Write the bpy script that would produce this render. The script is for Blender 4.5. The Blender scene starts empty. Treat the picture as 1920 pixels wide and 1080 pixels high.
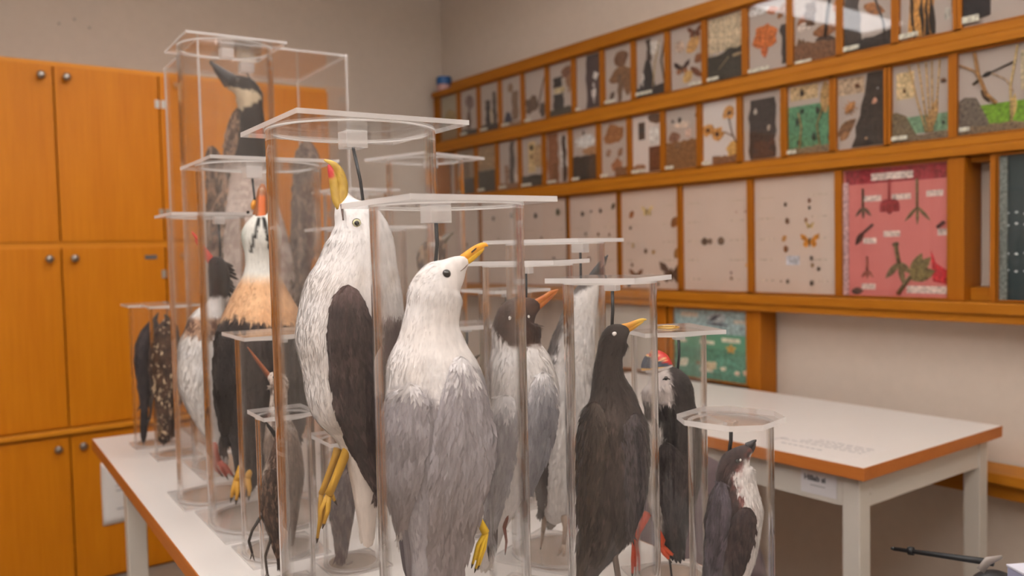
import bpy, bmesh, math, random
import numpy as np
from mathutils import Vector, Matrix

# ------------------------------------------------------------------ camera
rng = np.random.default_rng(7)
random.seed(7)
SC = bpy.context.scene
COL = SC.collection
FPX = 1600.0
YAW = math.radians(36.6); PITCH = math.atan(73 / 1600.0); ROLL = 0.0225; CAMZ = 1.24
FH = np.array([math.sin(YAW), math.cos(YAW), 0.0])
RH = np.array([math.cos(YAW), -math.sin(YAW), 0.0])
UP = np.array([0, 0, 1.0])
FW = FH * math.cos(PITCH) - UP * math.sin(PITCH)
CU = FH * math.sin(PITCH) + UP * math.cos(PITCH)
CR = math.cos(ROLL) * RH - math.sin(ROLL) * CU
CV = math.sin(ROLL) * RH + math.cos(ROLL) * CU
CAM = np.array([0, 0, CAMZ])
cam_d = bpy.data.cameras.new('camera'); cam = bpy.data.objects.new('camera', cam_d); COL.objects.link(cam)
cam.matrix_world = Matrix(((CR[0], CV[0], -FW[0], 0), (CR[1], CV[1], -FW[1], 0), (CR[2], CV[2], -FW[2], CAMZ), (0, 0, 0, 1)))
cam_d.sensor_width = 36; cam_d.lens = 36 * FPX / 1920; cam_d.clip_start = 0.02
cam_d.dof.use_dof = True; cam_d.dof.focus_distance = 1.06; cam_d.dof.aperture_fstop = 4.2
SC.camera = cam

# ------------------------------------------------------------------ world, lights, exposure
W = bpy.data.worlds.new('world'); SC.world = W; W.use_nodes = True
W.node_tree.nodes['Background'].inputs[0].default_value = (0.9, 0.93, 1, 1)
W.node_tree.nodes['Background'].inputs[1].default_value = 0.05
SC.view_settings.view_transform = 'Standard'; SC.view_settings.look = 'None'
SC.view_settings.gamma = 1.0; SC.view_settings.use_curve_mapping = False
SC.view_settings.exposure = 0.06
SC.cycles.transparent_max_bounces = 96
SC.cycles.max_bounces = 12; SC.cycles.diffuse_bounces = 3; SC.cycles.glossy_bounces = 4; SC.cycles.transmission_bounces = 12
SC.cycles.use_denoising = True
SC.cycles.use_adaptive_sampling = True; SC.cycles.adaptive_threshold = 0.02
SC.cycles.sample_clamp_indirect = 6.0
LIGHTCOL = (1.0, 0.982, 0.985)
CEIL = 2.75
LAMPZ = 2.42
def lamp_light(x, y, sx, sy, power, up):
    d = bpy.data.lights.new('pendant_lamp_light', 'AREA'); d.shape = 'RECTANGLE'; d.size = sx; d.size_y = sy
    d.energy = power; d.color = LIGHTCOL
    o = bpy.data.objects.new('pendant_lamp_light', d); COL.objects.link(o)
    o.location = (x, y, LAMPZ + (.062 if up else -.002)); o.rotation_euler = (math.pi if up else 0, 0, 0)
# x, y, length, width, power down, power up: unseen pendants shining down and up; first two front fill, last added for far walls
LAMPS = [(-0.75, -0.35, 1.2, 0.24, 7, 46), (0.85, -0.45, 1.2, 0.24, 4, 46), (1.25, 1.15, 1.2, 0.24, 1.5, 26), (-0.6, 1.1, 1.2, 0.24, 18, 10), (0.9, 2.6, 1.2, 0.24, 6, 11)]
for (x_, y_, sx_, sy_, pd_, pu_) in LAMPS:
    lamp_light(x_, y_, sx_, sy_, pd_, False); lamp_light(x_, y_, sx_, sy_, pu_, True)

# ------------------------------------------------------------------ helpers: pixels of the photograph to places
def ray(px, py): return FW + CR * (px - 960) / FPX - CV * (py - 540) / FPX
def on_axis(px, py, axis, val):
    d = ray(px, py); return CAM + d * (val - CAM[axis]) / d[axis]
def spot(px, d):
    """ground point seen in column px (on the horizon) at horizontal depth d"""
    return RH * ((px - 960) / FPX) * d + FH * d
class Frame:
    """vertical plane through a tube's axis, facing the camera; all bird drawings are laid out in it"""
    def __init__(s, c):
        s.c = np.array([c[0], c[1], 0.0]); s.ey = s.c / np.linalg.norm(s.c)
        s.ex = np.array([s.ey[1], -s.ey[0], 0.0]); s.depth = float(s.c @ FW); s.k = np.linalg.norm(s.c) / FPX
    def pt(s, px, py):
        d = ray(px, py); t = (s.c @ s.ey - CAM @ s.ey) / (d @ s.ey); return CAM + d * t

def lin(c):
    c = np.asarray(c, float) / 255.0
    return np.where(c <= 0.04045, c / 12.92, ((c + 0.055) / 1.055) ** 2.4)
def lin4(c): return tuple(float(v) for v in lin(c)) + (1.0,)

# ------------------------------------------------------------------ materials
MATS = {}
def newmat(name):
    m = bpy.data.materials.new(name); m.use_nodes = True; MATS[name] = m
    nt = m.node_tree; b = nt.nodes['Principled BSDF']; return m, nt, b
def plain(name, rgb, rough=0.5, metal=0.0, noise=0.0, scale=20.0, bump=0.0, stretch=(1, 1, 1), spec=0.5, sheen=0.0):
    if name in MATS: return MATS[name]
    m, nt, b = newmat(name); N = nt.nodes; L = nt.links
    b.inputs['Roughness'].default_value = rough; b.inputs['Metallic'].default_value = metal
    b.inputs['Specular IOR Level'].default_value = spec
    if sheen: b.inputs['Sheen Weight'].default_value = sheen
    c = lin4(rgb); b.inputs['Base Color'].default_value = c
    if noise or bump:
        tc = N.new('ShaderNodeTexCoord'); mp = N.new('ShaderNodeMapping'); mp.inputs['Scale'].default_value = stretch
        nz = N.new('ShaderNodeTexNoise'); nz.inputs['Scale'].default_value = scale; nz.inputs['Detail'].default_value = 4
        L.new(tc.outputs['Object'], mp.inputs[0]); L.new(mp.outputs[0], nz.inputs['Vector'])
        if noise:
            r = N.new('ShaderNodeValToRGB'); e = r.color_ramp.elements
            e[0].position = 0.3; e[1].position = 0.7
            e[0].color = tuple(max(0, v * (1 - noise)) for v in c[:3]) + (1,); e[1].color = tuple(min(1, v * (1 + noise)) for v in c[:3]) + (1,)
            L.new(nz.outputs['Fac'], r.inputs[0]); L.new(r.outputs[0], b.inputs['Base Color'])
        if bump:
            bp = N.new('ShaderNodeBump'); bp.inputs['Strength'].default_value = bump; bp.inputs['Distance'].default_value = 0.004
            L.new(nz.outputs['Fac'], bp.inputs['Height']); L.new(bp.outputs[0], b.inputs['Normal'])
    return m
def wood(name, dark, light, axis=2, rough=0.42, rings=7.0):
    m, nt, b = newmat(name); N = nt.nodes; L = nt.links
    b.inputs['Roughness'].default_value = rough; b.inputs['Specular IOR Level'].default_value = 0.22
    tc = N.new('ShaderNodeTexCoord'); mp = N.new('ShaderNodeMapping'); s = [1, 1, 1]; s[axis] = 0.06
    mp.inputs['Scale'].default_value = s
    g = N.new('ShaderNodeNewGeometry')
    nz = N.new('ShaderNodeTexNoise'); nz.inputs['Scale'].default_value = rings; nz.inputs['Detail'].default_value = 5; nz.inputs['Distortion'].default_value = 0.6
    n2 = N.new('ShaderNodeTexNoise'); n2.inputs['Scale'].default_value = rings * 14; n2.inputs['Detail'].default_value = 3
    L.new(g.outputs['Position'], mp.inputs[0]); L.new(mp.outputs[0], nz.inputs['Vector']); L.new(mp.outputs[0], n2.inputs['Vector'])
    mx = N.new('ShaderNodeMix'); mx.data_type = 'FLOAT'; mx.inputs[0].default_value = 0.4
    L.new(nz.outputs['Fac'], mx.inputs[2]); L.new(n2.outputs['Fac'], mx.inputs[3])
    r = N.new('ShaderNodeValToRGB'); e = r.color_ramp.elements; e[0].position = 0.34; e[1].position = 0.66
    e[0].color = lin4(dark); e[1].color = lin4(light)
    L.new(mx.outputs[0], r.inputs[0]); L.new(r.outputs[0], b.inputs['Base Color'])
    bp = N.new('ShaderNodeBump'); bp.inputs['Strength'].default_value = 0.08; bp.inputs['Distance'].default_value = 0.002
    L.new(mx.outputs[0], bp.inputs['Height']); L.new(bp.outputs[0], b.inputs['Normal'])
    return m
def clear(name, ior=1.33, tint=(0.994, 0.994, 0.994), haze=0.004, rough=0.02, hazecol=(0.9, 0.88, 0.87), rim=False):
    m = bpy.data.materials.new(name); m.use_nodes = True; MATS[name] = m
    nt = m.node_tree; N = nt.nodes; L = nt.links; N.remove(N['Principled BSDF']); out = N['Material Output']
    tr = N.new('ShaderNodeBsdfTransparent'); tr.inputs[0].default_value = tint + (1,)
    gl = N.new('ShaderNodeBsdfGlossy'); gl.inputs['Roughness'].default_value = rough
    df = N.new('ShaderNodeBsdfDiffuse'); df.inputs[0].default_value = hazecol + (1,)
    tl = N.new('ShaderNodeBsdfTranslucent'); tl.inputs[0].default_value = hazecol + (1,)
    hz = N.new('ShaderNodeMixShader'); hz.inputs[0].default_value = 0.5
    L.new(df.outputs[0], hz.inputs[1]); L.new(tl.outputs[0], hz.inputs[2])
    m1 = N.new('ShaderNodeMixShader'); m1.inputs[0].default_value = haze
    L.new(tr.outputs[0], m1.inputs[1]); L.new(hz.outputs[0], m1.inputs[2])
    if rim:      # walls seen edge-on bend the light strongly
        rf = N.new('ShaderNodeBsdfGlass'); rf.inputs['IOR'].default_value = 1.25; rf.inputs['Roughness'].default_value = 0.03; rf.inputs['Color'].default_value = (.99, .98, .975, 1)
        lw = N.new('ShaderNodeLayerWeight'); lw.inputs[0].default_value = 0.5
        mr = N.new('ShaderNodeMapRange'); mr.inputs[1].default_value = 0.52; mr.inputs[2].default_value = 0.86; L.new(lw.outputs['Facing'], mr.inputs[0])
        m0 = N.new('ShaderNodeMixShader'); L.new(mr.outputs[0], m0.inputs[0]); L.new(m1.outputs[0], m0.inputs[1]); L.new(rf.outputs[0], m0.inputs[2]); m1 = m0
    fr = N.new('ShaderNodeFresnel'); ge = N.new('ShaderNodeNewGeometry'); io = N.new('ShaderNodeMix'); io.data_type = 'FLOAT'
    io.inputs[2].default_value = ior; io.inputs[3].default_value = 1.0 / ior     # thin sheet: both faces reflect like the outer one
    L.new(ge.outputs['Backfacing'], io.inputs[0]); L.new(io.outputs[0], fr.inputs[0])
    m2 = N.new('ShaderNodeMixShader'); L.new(fr.outputs[0], m2.inputs[0]); L.new(m1.outputs[0], m2.inputs[1]); L.new(gl.outputs[0], m2.inputs[2])
    L.new(m2.outputs[0], out.inputs[0]); return m
clear('acrylic')
clear('tube_acrylic', rim=True)
clear('frosted_edge', haze=0.62, rough=0.25, hazecol=(0.93, 0.89, 0.87))
clear('glue_line', haze=0.5, rough=0.15, hazecol=(0.97, 0.93, 0.9))
clear('base_tint', haze=0.3, rough=0.1, hazecol=(0.80, 0.66, 0.56))
clear('block_acrylic', haze=0.42, rough=0.1, hazecol=(0.86, 0.82, 0.8))
clear('pane_glass', ior=1.45, haze=0.0, rough=0.03)
plain('wall_paint', (213, 198, 184), 0.85, noise=0.02, scale=30, bump=0.05)
plain('floor_lino', (150, 140, 128), 0.5, noise=0.06, scale=12)
plain('ceiling_paint', (225, 222, 216), 0.9)
wood('cabinet_veneer', (196, 113, 8), (212, 130, 18), 2, 0.4, 6)
wood('cabinet_edge', (206, 126, 24), (222, 146, 40), 0, 0.4, 6)
wood('shelf_wood', (162, 96, 16), (182, 116, 30), 1, 0.45, 9)
wood('shelf_wood_upright', (152, 86, 12), (172, 102, 22), 2, 0.45, 9)
wood('table_edge_wood', (172, 98, 40), (188, 112, 52), 1, 0.45, 9)
plain('laminate', (226, 218, 212), 0.38, noise=0.01, scale=8)
plain('white_metal', (206, 198, 188), 0.45)
plain('knob_metal', (150, 140, 132), 0.3, 0.9)
plain('hinge_metal', (176, 168, 160), 0.35, 0.8)
plain('rod_metal', (62, 64, 66), 0.4, 0.6)
plain('lamp_housing', (235, 235, 235), 0.5)
plain('paper', (232, 226, 222), 0.8)
plain('ink', (40, 40, 46), 0.8)
plain('ink_pale', (150, 146, 148), 0.8)

def plumage_mat(name='plumage', rough=0.75):
    m, nt, b = newmat(name); N = nt.nodes; L = nt.links
    a = N.new('ShaderNodeAttribute'); a.attribute_name = 'Col'
    tc = N.new('ShaderNodeTexCoord'); mp = N.new('ShaderNodeMapping'); mp.inputs['Scale'].default_value = (1, 1, 0.22)
    nz = N.new('ShaderNodeTexNoise'); nz.inputs['Scale'].default_value = 160; nz.inputs['Detail'].default_value = 4
    L.new(tc.outputs['Object'], mp.inputs[0]); L.new(mp.outputs[0], nz.inputs['Vector'])
    mr = N.new('ShaderNodeMapRange'); mr.inputs[1].default_value = 0.25; mr.inputs[2].default_value = 0.75; mr.inputs[3].default_value = 0.86; mr.inputs[4].default_value = 1.1
    L.new(nz.outputs['Fac'], mr.inputs[0])
    mu = N.new('ShaderNodeVectorMath'); mu.operation = 'SCALE'
    L.new(a.outputs['Color'], mu.inputs[0]); L.new(mr.outputs[0], mu.inputs['Scale']); L.new(mu.outputs[0], b.inputs['Base Color'])
    b.inputs['Roughness'].default_value = rough; b.inputs['Specular IOR Level'].default_value = 0.2
    b.inputs['Sheen Weight'].default_value = 0.12
    bp = N.new('ShaderNodeBump'); bp.inputs['Strength'].default_value = 0.25; bp.inputs['Distance'].default_value = 0.002
    L.new(nz.outputs['Fac'], bp.inputs['Height']); L.new(bp.outputs[0], b.inputs['Normal'])
plumage_mat()
def horn_mat(name='horn', rough=0.38):
    m, nt, b = newmat(name); N = nt.nodes; L = nt.links
    a = N.new('ShaderNodeAttribute'); a.attribute_name = 'Col'; L.new(a.outputs['Color'], b.inputs['Base Color'])
    nz = N.new('ShaderNodeTexNoise'); nz.inputs['Scale'].default_value = 300
    bp = N.new('ShaderNodeBump'); bp.inputs['Strength'].default_value = 0.15; bp.inputs['Distance'].default_value = 0.001
    L.new(nz.outputs['Fac'], bp.inputs['Height']); L.new(bp.outputs[0], b.inputs['Normal'])
    b.inputs['Roughness'].default_value = rough
horn_mat()
horn_mat('scaly_skin', 0.6)
plain('eye_dark', (22, 16, 14), 0.05, spec=0.8)
plain('eye_pale', (196, 190, 150), 0.1)
plain('cotton', (228, 222, 216), 0.9)

# ------------------------------------------------------------------ mesh helpers
def link(name, me, parent=None, loc=None):
    o = bpy.data.objects.new(name, me); COL.objects.link(o)
    if parent is not None: o.parent = parent
    if loc is not None: o.location = loc
    return o
def empty(name, loc, rz=0.0):
    o = bpy.data.objects.new(name, None); COL.objects.link(o); o.location = loc; o.rotation_euler = (0, 0, rz); o.empty_display_size = 0.05; return o
def tag(o, label=None, cat=None, group=None, kind=None):
    if label: o['label'] = label
    if cat: o['category'] = cat
    if group: o['group'] = group
    if kind: o['kind'] = kind
    return o
def mesh(name, v, f, mats, smooth=False, col=None, mi=None):
    me = bpy.data.meshes.new(name); me.from_pydata([tuple(map(float, p)) for p in v], [], [tuple(int(i) for i in q) for q in f])
    for m in (mats if isinstance(mats, (list, tuple)) else [mats]): me.materials.append(MATS[m])
    if smooth: me.polygons.foreach_set('use_smooth', [True] * len(me.polygons))
    if mi is not None: me.polygons.foreach_set('material_index', mi)
    if col is not None:
        a = me.color_attributes.new('Col', 'FLOAT_COLOR', 'POINT'); c = np.ones((len(v), 4)); c[:, :3] = col; a.data.foreach_set('color', c.ravel())
    me.update(); return me
class MB:
    def __init__(s): s.v = []; s.f = []; s.mi = []
    def box(s, x0, x1, y0, y1, z0, z1, mi=0, edge_mi=None):
        b = len(s.v); s.v += [(x0, y0, z0), (x1, y0, z0), (x1, y1, z0), (x0, y1, z0), (x0, y0, z1), (x1, y0, z1), (x1, y1, z1), (x0, y1, z1)]
        for q in ((0, 3, 2, 1), (4, 5, 6, 7)): s.f.append([b + i for i in q]); s.mi.append(mi)
        for q in ((0, 1, 5, 4), (1, 2, 6, 5), (2, 3, 7, 6), (3, 0, 4, 7)): s.f.append([b + i for i in q]); s.mi.append(mi if edge_mi is None else edge_mi)
        return s
    def prism(s, pts, z0, z1, mi=0, edge_mi=None):
        b = len(s.v); n = len(pts)
        s.v += [(p[0], p[1], z0) for p in pts] + [(p[0], p[1], z1) for p in pts]
        s.f.append([b + i for i in reversed(range(n))]); s.f.append([b + n + i for i in range(n)]); s.mi += [mi, mi]
        for i in range(n):
            j = (i + 1) % n; s.f.append([b + i, b + j, b + n + j, b + n + i]); s.mi.append(mi if edge_mi is None else edge_mi)
        return s
    def ring(s, r0, r1, z0, z1, n=64, cx=0, cy=0, mi=0):
        for (ra, za, rb, zb) in ((r1, z0, r1, z1), (r1, z1, r0, z1), (r0, z1, r0, z0), (r0, z0, r1, z0)):
            b = len(s.v)
            for k in range(n):
                a = 2 * math.pi * k / n; c, t = math.cos(a), math.sin(a); s.v += [(cx + ra * c, cy + ra * t, za), (cx + rb * c, cy + rb * t, zb)]
            for k in range(n):
                i, j = b + 2 * k, b + 2 * ((k + 1) % n); s.f.append([i, j, j + 1, i + 1]); s.mi.append(mi)
        return s
    def tube(s, pts, rad, n=8, mi=0, flat=1.0, flat_dir=None):
        pts = [np.array(p, float) for p in pts]; rad = rad if hasattr(rad, '__len__') else [rad] * len(pts)
        b = len(s.v); prev = None
        for i, p in enumerate(pts):
            t = pts[min(i + 1, len(pts) - 1)] - pts[max(i - 1, 0)]; t /= (np.linalg.norm(t) + 1e-12)
            ref = np.array(flat_dir if flat_dir is not None else ((0, 1, 0) if abs(t[1]) < 0.9 else (1, 0, 0)), float)
            e1 = ref - t * (ref @ t); e1 /= (np.linalg.norm(e1) + 1e-12); e2 = np.cross(t, e1)
            for k in range(n):
                a = 2 * math.pi * k / n; s.v.append(tuple(p + rad[i] * (math.cos(a) * flat * e1 + math.sin(a) * e2)))
        for i in range(len(pts) - 1):
            for k in range(n):
                a0 = b + i * n + k; a1 = b + i * n + (k + 1) % n; s.f.append([a0, a1, a1 + n, a0 + n]); s.mi.append(mi)
        s.f.append([b + k for k in reversed(range(n))]); s.f.append([b + (len(pts) - 1) * n + k for k in range(n)]); s.mi += [mi, mi]
        return s
    def ball(s, c, r, n=10, mi=0, sc=(1, 1, 1)):
        b = len(s.v); m = n // 2 + 1
        for i in range(m + 1):
            th = math.pi * i / m
            for k in range(n):
                a = 2 * math.pi * k / n; s.v.append((c[0] + r * sc[0] * math.sin(th) * math.cos(a), c[1] + r * sc[1] * math.sin(th) * math.sin(a), c[2] + r * sc[2] * math.cos(th)))
        for i in range(m):
            for k in range(n):
                a0 = b + i * n + k; a1 = b + i * n + (k + 1) % n; s.f.append([a0, a0 + n, a1 + n, a1]); s.mi.append(mi)
        return s
    def build(s, name, mats, parent=None, smooth=False, col=None, loc=None, off=None, bevel=0):
        v = np.array(s.v, float)
        if off is not None: v = v - np.array(off)
        me = mesh(name, v, s.f, mats, smooth, None if col is None else np.tile(lin(col), (len(v), 1)), s.mi)
        o = link(name, me, parent, loc)
        if bevel:
            md = o.modifiers.new('bevel', 'BEVEL'); md.width = bevel; md.segments = 2; md.limit_method = 'ANGLE'
        return o
def bx(name, mat, x0, x1, y0, y1, z0, z1, parent=None, bevel=0, off=None):
    return MB().box(x0, x1, y0, y1, z0, z1).build(name, mat, parent, bevel=bevel, off=off)

# ------------------------------------------------------------------ the room
WX, WY = 2.52, 3.985        # inner faces of the right-hand and the far wall
XL, YF = -1.9, -1.6
def struct(o): o['kind'] = 'structure'; return o
struct(bx('floor', 'floor_lino', XL - .1, WX + .1, YF - .1, WY + .1, -0.1, 0))
struct(bx('ceiling', 'ceiling_paint', XL - .1, WX + .1, YF - .1, WY + .1, CEIL, CEIL + .1))
struct(bx('wall_right', 'wall_paint', WX, WX + .1, YF - .1, WY + .1, 0, CEIL))
wb = struct(bx('wall_back', 'wall_paint', XL - .1, WX, WY, WY + .1, 0, CEIL))
struct(bx('wall_left', 'wall_paint', XL - .1, XL, YF, WY, 0, CEIL))
struct(bx('wall_front', 'wall_paint', XL - .1, WX, YF - .1, YF, 0, CEIL))
for (px, py) in ((111, 44), (140, 36), (168, 52)):       # old screw holes in the plaster
    p = on_axis(px, py, 1, WY)
    MB().ball((p[0], WY, p[2]), 0.006, 8, sc=(1, .3, 1)).build('screw_plug', plain('plug', (176, 166, 156), .8) and 'plug', wb)
for i, (x, y, sx, sy, pw, pu) in enumerate(LAMPS):
    e = empty('pendant_lamp', (x, y, LAMPZ)); tag(e, ('unseen white pendant lamp over the aisle, front fill for the birds', 'unseen white pendant lamp above the viewer, front fill for the birds', 'white pendant lamp above the gap between the tables', 'white pendant lamp before the orange cupboards', 'added unseen white pendant lamp brightening the far corner of the room')[i], 'lamp', 'pendant lamps')
    MB().box(-sx / 2 - .02, sx / 2 + .02, -sy / 2 - .02, sy / 2 + .02, 0, .06).build('lamp_housing', 'lamp_housing', e)
    for q in (-.45, .45): MB().tube([(q, 0, .06), (q, 0, CEIL - LAMPZ)], .003, 6).build('suspension_wire', 'rod_metal', e)

# ------------------------------------------------------------------ cupboards on the far wall
CY = 3.58
DW = 0.372
X_SEAM = [0.554 - DW, 0.554, 0.926, 1.293, 1.649]
def knob(door, x, z):
    MB().tube([(x, CY - .016, z), (x, CY - .026, z), (x, CY - .030, z), (x, CY - .040, z), (x, CY - .044, z)], [.006, .006, .0135, .0145, .008], 16).build('knob', 'knob_metal', door, smooth=True)
def hinge(door, x, z):
    MB().box(x - .005, x + .012, CY - .019, CY - .0155, z - .016, z + .016).build('hinge', 'hinge_metal', door)
def cupboard(x0, x1, z0, z1, name, label, splits, knob_top=True, hinges=True, back=WY - .004):
    e = empty(name, ((x0 + x1) / 2, CY + .2, z0)); tag(e, label, 'cupboard', 'orange wooden cupboards along the far wall')
    off = e.location
    m = MB(); m.box(x0, x0 + .018, CY + .004, back, z0, z1).box(x1 - .018, x1, CY + .004, back, z0, z1).box(x0 + .018, x1 - .018, CY + .004, back, z1 - .018, z1).box(x0 + .018, x1 - .018, CY + .004, back, z0, z0 + .018).box(x0 + .018, x1 - .018, back - .012, back, z0 + .018, z1 - .018)
    for q in range(len(splits) - 1): m.box(x0, x1, CY - .010, CY + .0035, splits[q + 1][1] - .004, splits[q][0] + .004)
    m.build('body', 'cabinet_edge', e, off=off)
    xm = (x0 + x1) / 2
    for (a, b) in splits:
        for k, (xa, xb) in enumerate(((x0, xm), (xm, x1))):
            d = MB().box(xa + .0025, xb - .0025, CY - .016, CY + .003, a, b).build('door', 'cabinet_veneer', e, off=off, bevel=.0015)
            kx = xm + (-.042 if k == 0 else .042); hx = xa + .012 if k == 0 else xb - .012
            p = len(COL.objects)
            for fn, args in ((knob, (kx, b - .04)),) + (((hinge, (hx, b - .11)), (hinge, (hx, a + .11))) if hinges else ()):
                fn(d, *args)
            for c in d.children:
                c.location = -Vector(off)
    return e
zt, zm, zl = 1.975, 1.29, 0.583
cupboard(X_SEAM[0], X_SEAM[2], zl + .02, zt, 'cupboard', 'tall orange cupboard with four plain doors, cut off by the picture edge', ((zm + .014, zt - .02), (zl + .026, zm - .008)))
cupboard(X_SEAM[2], X_SEAM[4], zl + .02, zt, 'cupboard', 'tall orange cupboard mostly behind the clear goose case', ((zm + .014, zt - .02), (zl + .026, zm - .008)))
cupboard(X_SEAM[0], X_SEAM[2], 0.0, zl, 'base_cupboard', 'low orange base cupboard with a paper sheet on its door', ((0.012, zl - .012),), hinges=False)
cupboard(X_SEAM[2], X_SEAM[4], 0.0, zl, 'base_cupboard', 'low orange base cupboard behind the bird table', ((0.012, zl - .012),), hinges=False)
o = MB().box(X_SEAM[0] - .01, X_SEAM[4] + .01, CY - .035, WY - .004, zl, zl + .02).build('cupboard_ledge', 'cabinet_edge', bevel=.003); tag(o, 'narrow orange wooden ledge between upper and base cupboards', 'ledge')
# left continuation of the row, outside the picture, keeps the wall closed
cupboard(X_SEAM[0] - 2 * DW, X_SEAM[0], zl + .02, zt, 'cupboard', 'tall orange cupboard at the left picture edge', ((zm + .014, zt - .02), (zl + .026, zm - .008)))
cupboard(X_SEAM[0] - 2 * DW, X_SEAM[0], 0.0, zl, 'base_cupboard', 'low orange base cupboard at the left picture edge', ((0.012, zl - .012),), hinges=False)
p = on_axis(283, 482, 1, CY - .0165)
tag(bx('cupboard_sign', plain('tag_grey', (96, 92, 92), .5) and 'tag_grey', p[0] - .022, p[0] + .022, CY - .019, CY - .0162, p[2] - .008, p[2] + .008), 'small grey tag stuck on the lower orange cupboard door', 'tag')
a, b = on_axis(188, 868, 1, CY - .017), on_axis(250, 975, 1, CY - .017)
e = empty('paper_sheet', (a[0], CY - .018, b[2])); tag(e, 'white paper sheet taped to the orange base cupboard door', 'paper')
sh = MB(); n = 10
for i in range(n + 1):
    for j in range(n + 1):
        sh.v.append((0.26 * i / n, -.002 - .004 * math.sin(3.0 * i / n) * (j / n) - .0015 * math.sin(7 * j / n + i), (a[2] - b[2]) * j / n + .012 * i / n))
for i in range(n):
    for j in range(n): q = i * (n + 1) + j; sh.f.append([q, q + n + 1, q + n + 2, q + 1]); sh.mi.append(0)
so = sh.build('sheet', 'paper', e, smooth=True); md = so.modifiers.new('s', 'SOLIDIFY'); md.thickness = .0004
for j in (2, 6, 7): MB().box(.05, .02 + .2 * (0.6 + .4 * random.random()), -.0072, -.0068, .02 + .018 * j, .024 + .018 * j).build('text_line', 'ink_pale', e)

# ------------------------------------------------------------------ tables
def table(name, label, corner, ang, w, l, zt=0.74, inset=.048, side=.03, edge='table_edge_wood', bolts=True):
    """corner = far-left corner; local x across (w), local -y towards the viewer (l)"""
    e = empty(name, (corner[0], corner[1], 0), ang); tag(e, label, 'table', 'white work tables')
    t = .03
    MB().box(.002, w - .002, -l + .002, -.002, zt - .004, zt).build('laminate_top', 'laminate', e)
    MB().box(0, w, -l, 0, zt - t, zt - .004).build('tabletop', edge, e, bevel=.0015)
    MB().box(0, w, -l, 0, zt - .004, zt - .0002).build('edge_band', edge, e)
    za, zb = zt - t - .075, zt - t
    for (x0, x1, y0, y1) in ((.07, w - .07, -.05, -.03), (.07, w - .07, -l + .03, -l + .05), (side, side + .02, -l + .07, -.07), (w - side - .02, w - side, -l + .07, -.07)):
        MB().box(x0, x1, y0, y1, za, zb).build('apron', 'white_metal', e)
    for (x, y) in ((.048, -inset), (w - .048, -inset), (.048, -l + .048), (w - .048, -l + .048)):
        lg = MB().box(x - .022, x + .022, y - .022, y + .022, 0, zb).build('leg', 'white_metal', e, bevel=.003)
    return e
tl_ang = math.atan2(-.061, .998)
TL = table('display_table', 'white table with brown wooden edge carrying the stuffed birds', (0.456, 2.585), tl_ang, 0.66, 2.2, inset=.36, side=.2)
TR = table('work_table', 'empty white table with brown wooden edge below the specimen boxes', (1.722, 2.44), 0.0, 0.665, 1.405)
for (x, z) in ((.06, .672),):
    MB().tube([(.075, -1.405 + .03, .668), (.075, -1.405 + .026, .668)], [.008, .005], 10).build('bolt', 'white_metal', TR)
    MB().tube([(.60, -1.405 + .03, .668), (.60, -1.405 + .026, .668)], [.008, .005], 10).build('bolt', 'white_metal', TR)
TZ = 0.74
def text(name, s, size, mat, loc, rot, parent=None, extr=0.0002, offset=0.0):
    c = bpy.data.curves.new(name, 'FONT'); c.body = s; c.size = size; c.extrude = extr; c.offset = offset
    t = bpy.data.objects.new(name, c); COL.objects.link(t); bpy.context.view_layer.update()
    me = bpy.data.meshes.new_from_object(t.evaluated_get(bpy.context.evaluated_depsgraph_get())); bpy.data.objects.remove(t)
    me.materials.clear(); me.materials.append(MATS[mat]); o = link(name, me, parent); o.location = loc; o.rotation_euler = rot
    return o
# the sheet with writing under tape on the right-hand table (illegible in the photograph)
q0 = on_axis(1475, 838, 2, TZ)
e = empty('instruction_sheet', (1.735, 1.06, TZ)); tag(e, 'printed sheet taped flat on the empty white table', 'paper')
MB().box(.012, .20, .03, .30, 0.0001, .0006).build('sheet', plain('sheet_paper', (226, 218, 213), .35) and 'sheet_paper', e)
for j in range(4):
    x = .10 + .018 * j
    y = .05
    while y < .25 - .02 * j:
        l = random.uniform(.008, .03); MB().box(x, x + .004, y, y + l, .0006, .0008).build('text_line', 'ink_pale', e); y += l + .006
y = .13
while y < .245:
    l = random.uniform(.006, .018); MB().box(.062, .067, y, y + l, .0006, .0008).build('text_line', 'ink_pale', e); y += l + .005
arc = [(.06 + .07 * math.sin(t) * .5 + .02, .262 + .016 * math.cos(t), .0007) for t in np.linspace(-1.6, 1.6, 14)]
MB().tube(arc, .0007, 5).build('pen_stroke', 'ink_pale', e)
# sticker on the apron
c0 = on_axis(1545, 884, 0, 1.7515)
e = empty('sticker', (1.7515, 1.17, .672)); tag(e, 'small printed white sticker on the apron of the empty table', 'sticker')
MB().box(-.0008, 0, -.05, .045, -.026, .028).build('sticker_paper', plain('sticker_white', (216, 212, 214), .4) and 'sticker_white', e)
ROTW = (math.pi / 2, 0, -math.pi / 2)
text('printed_word', 'Hillab si', .018, 'ink', (-.001, .036, .006), ROTW, e, offset=.0006)
MB().box(-.0011, -.0008, -.02, .02, -.006, -.004).build('text_line', 'ink_pale', e)

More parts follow.
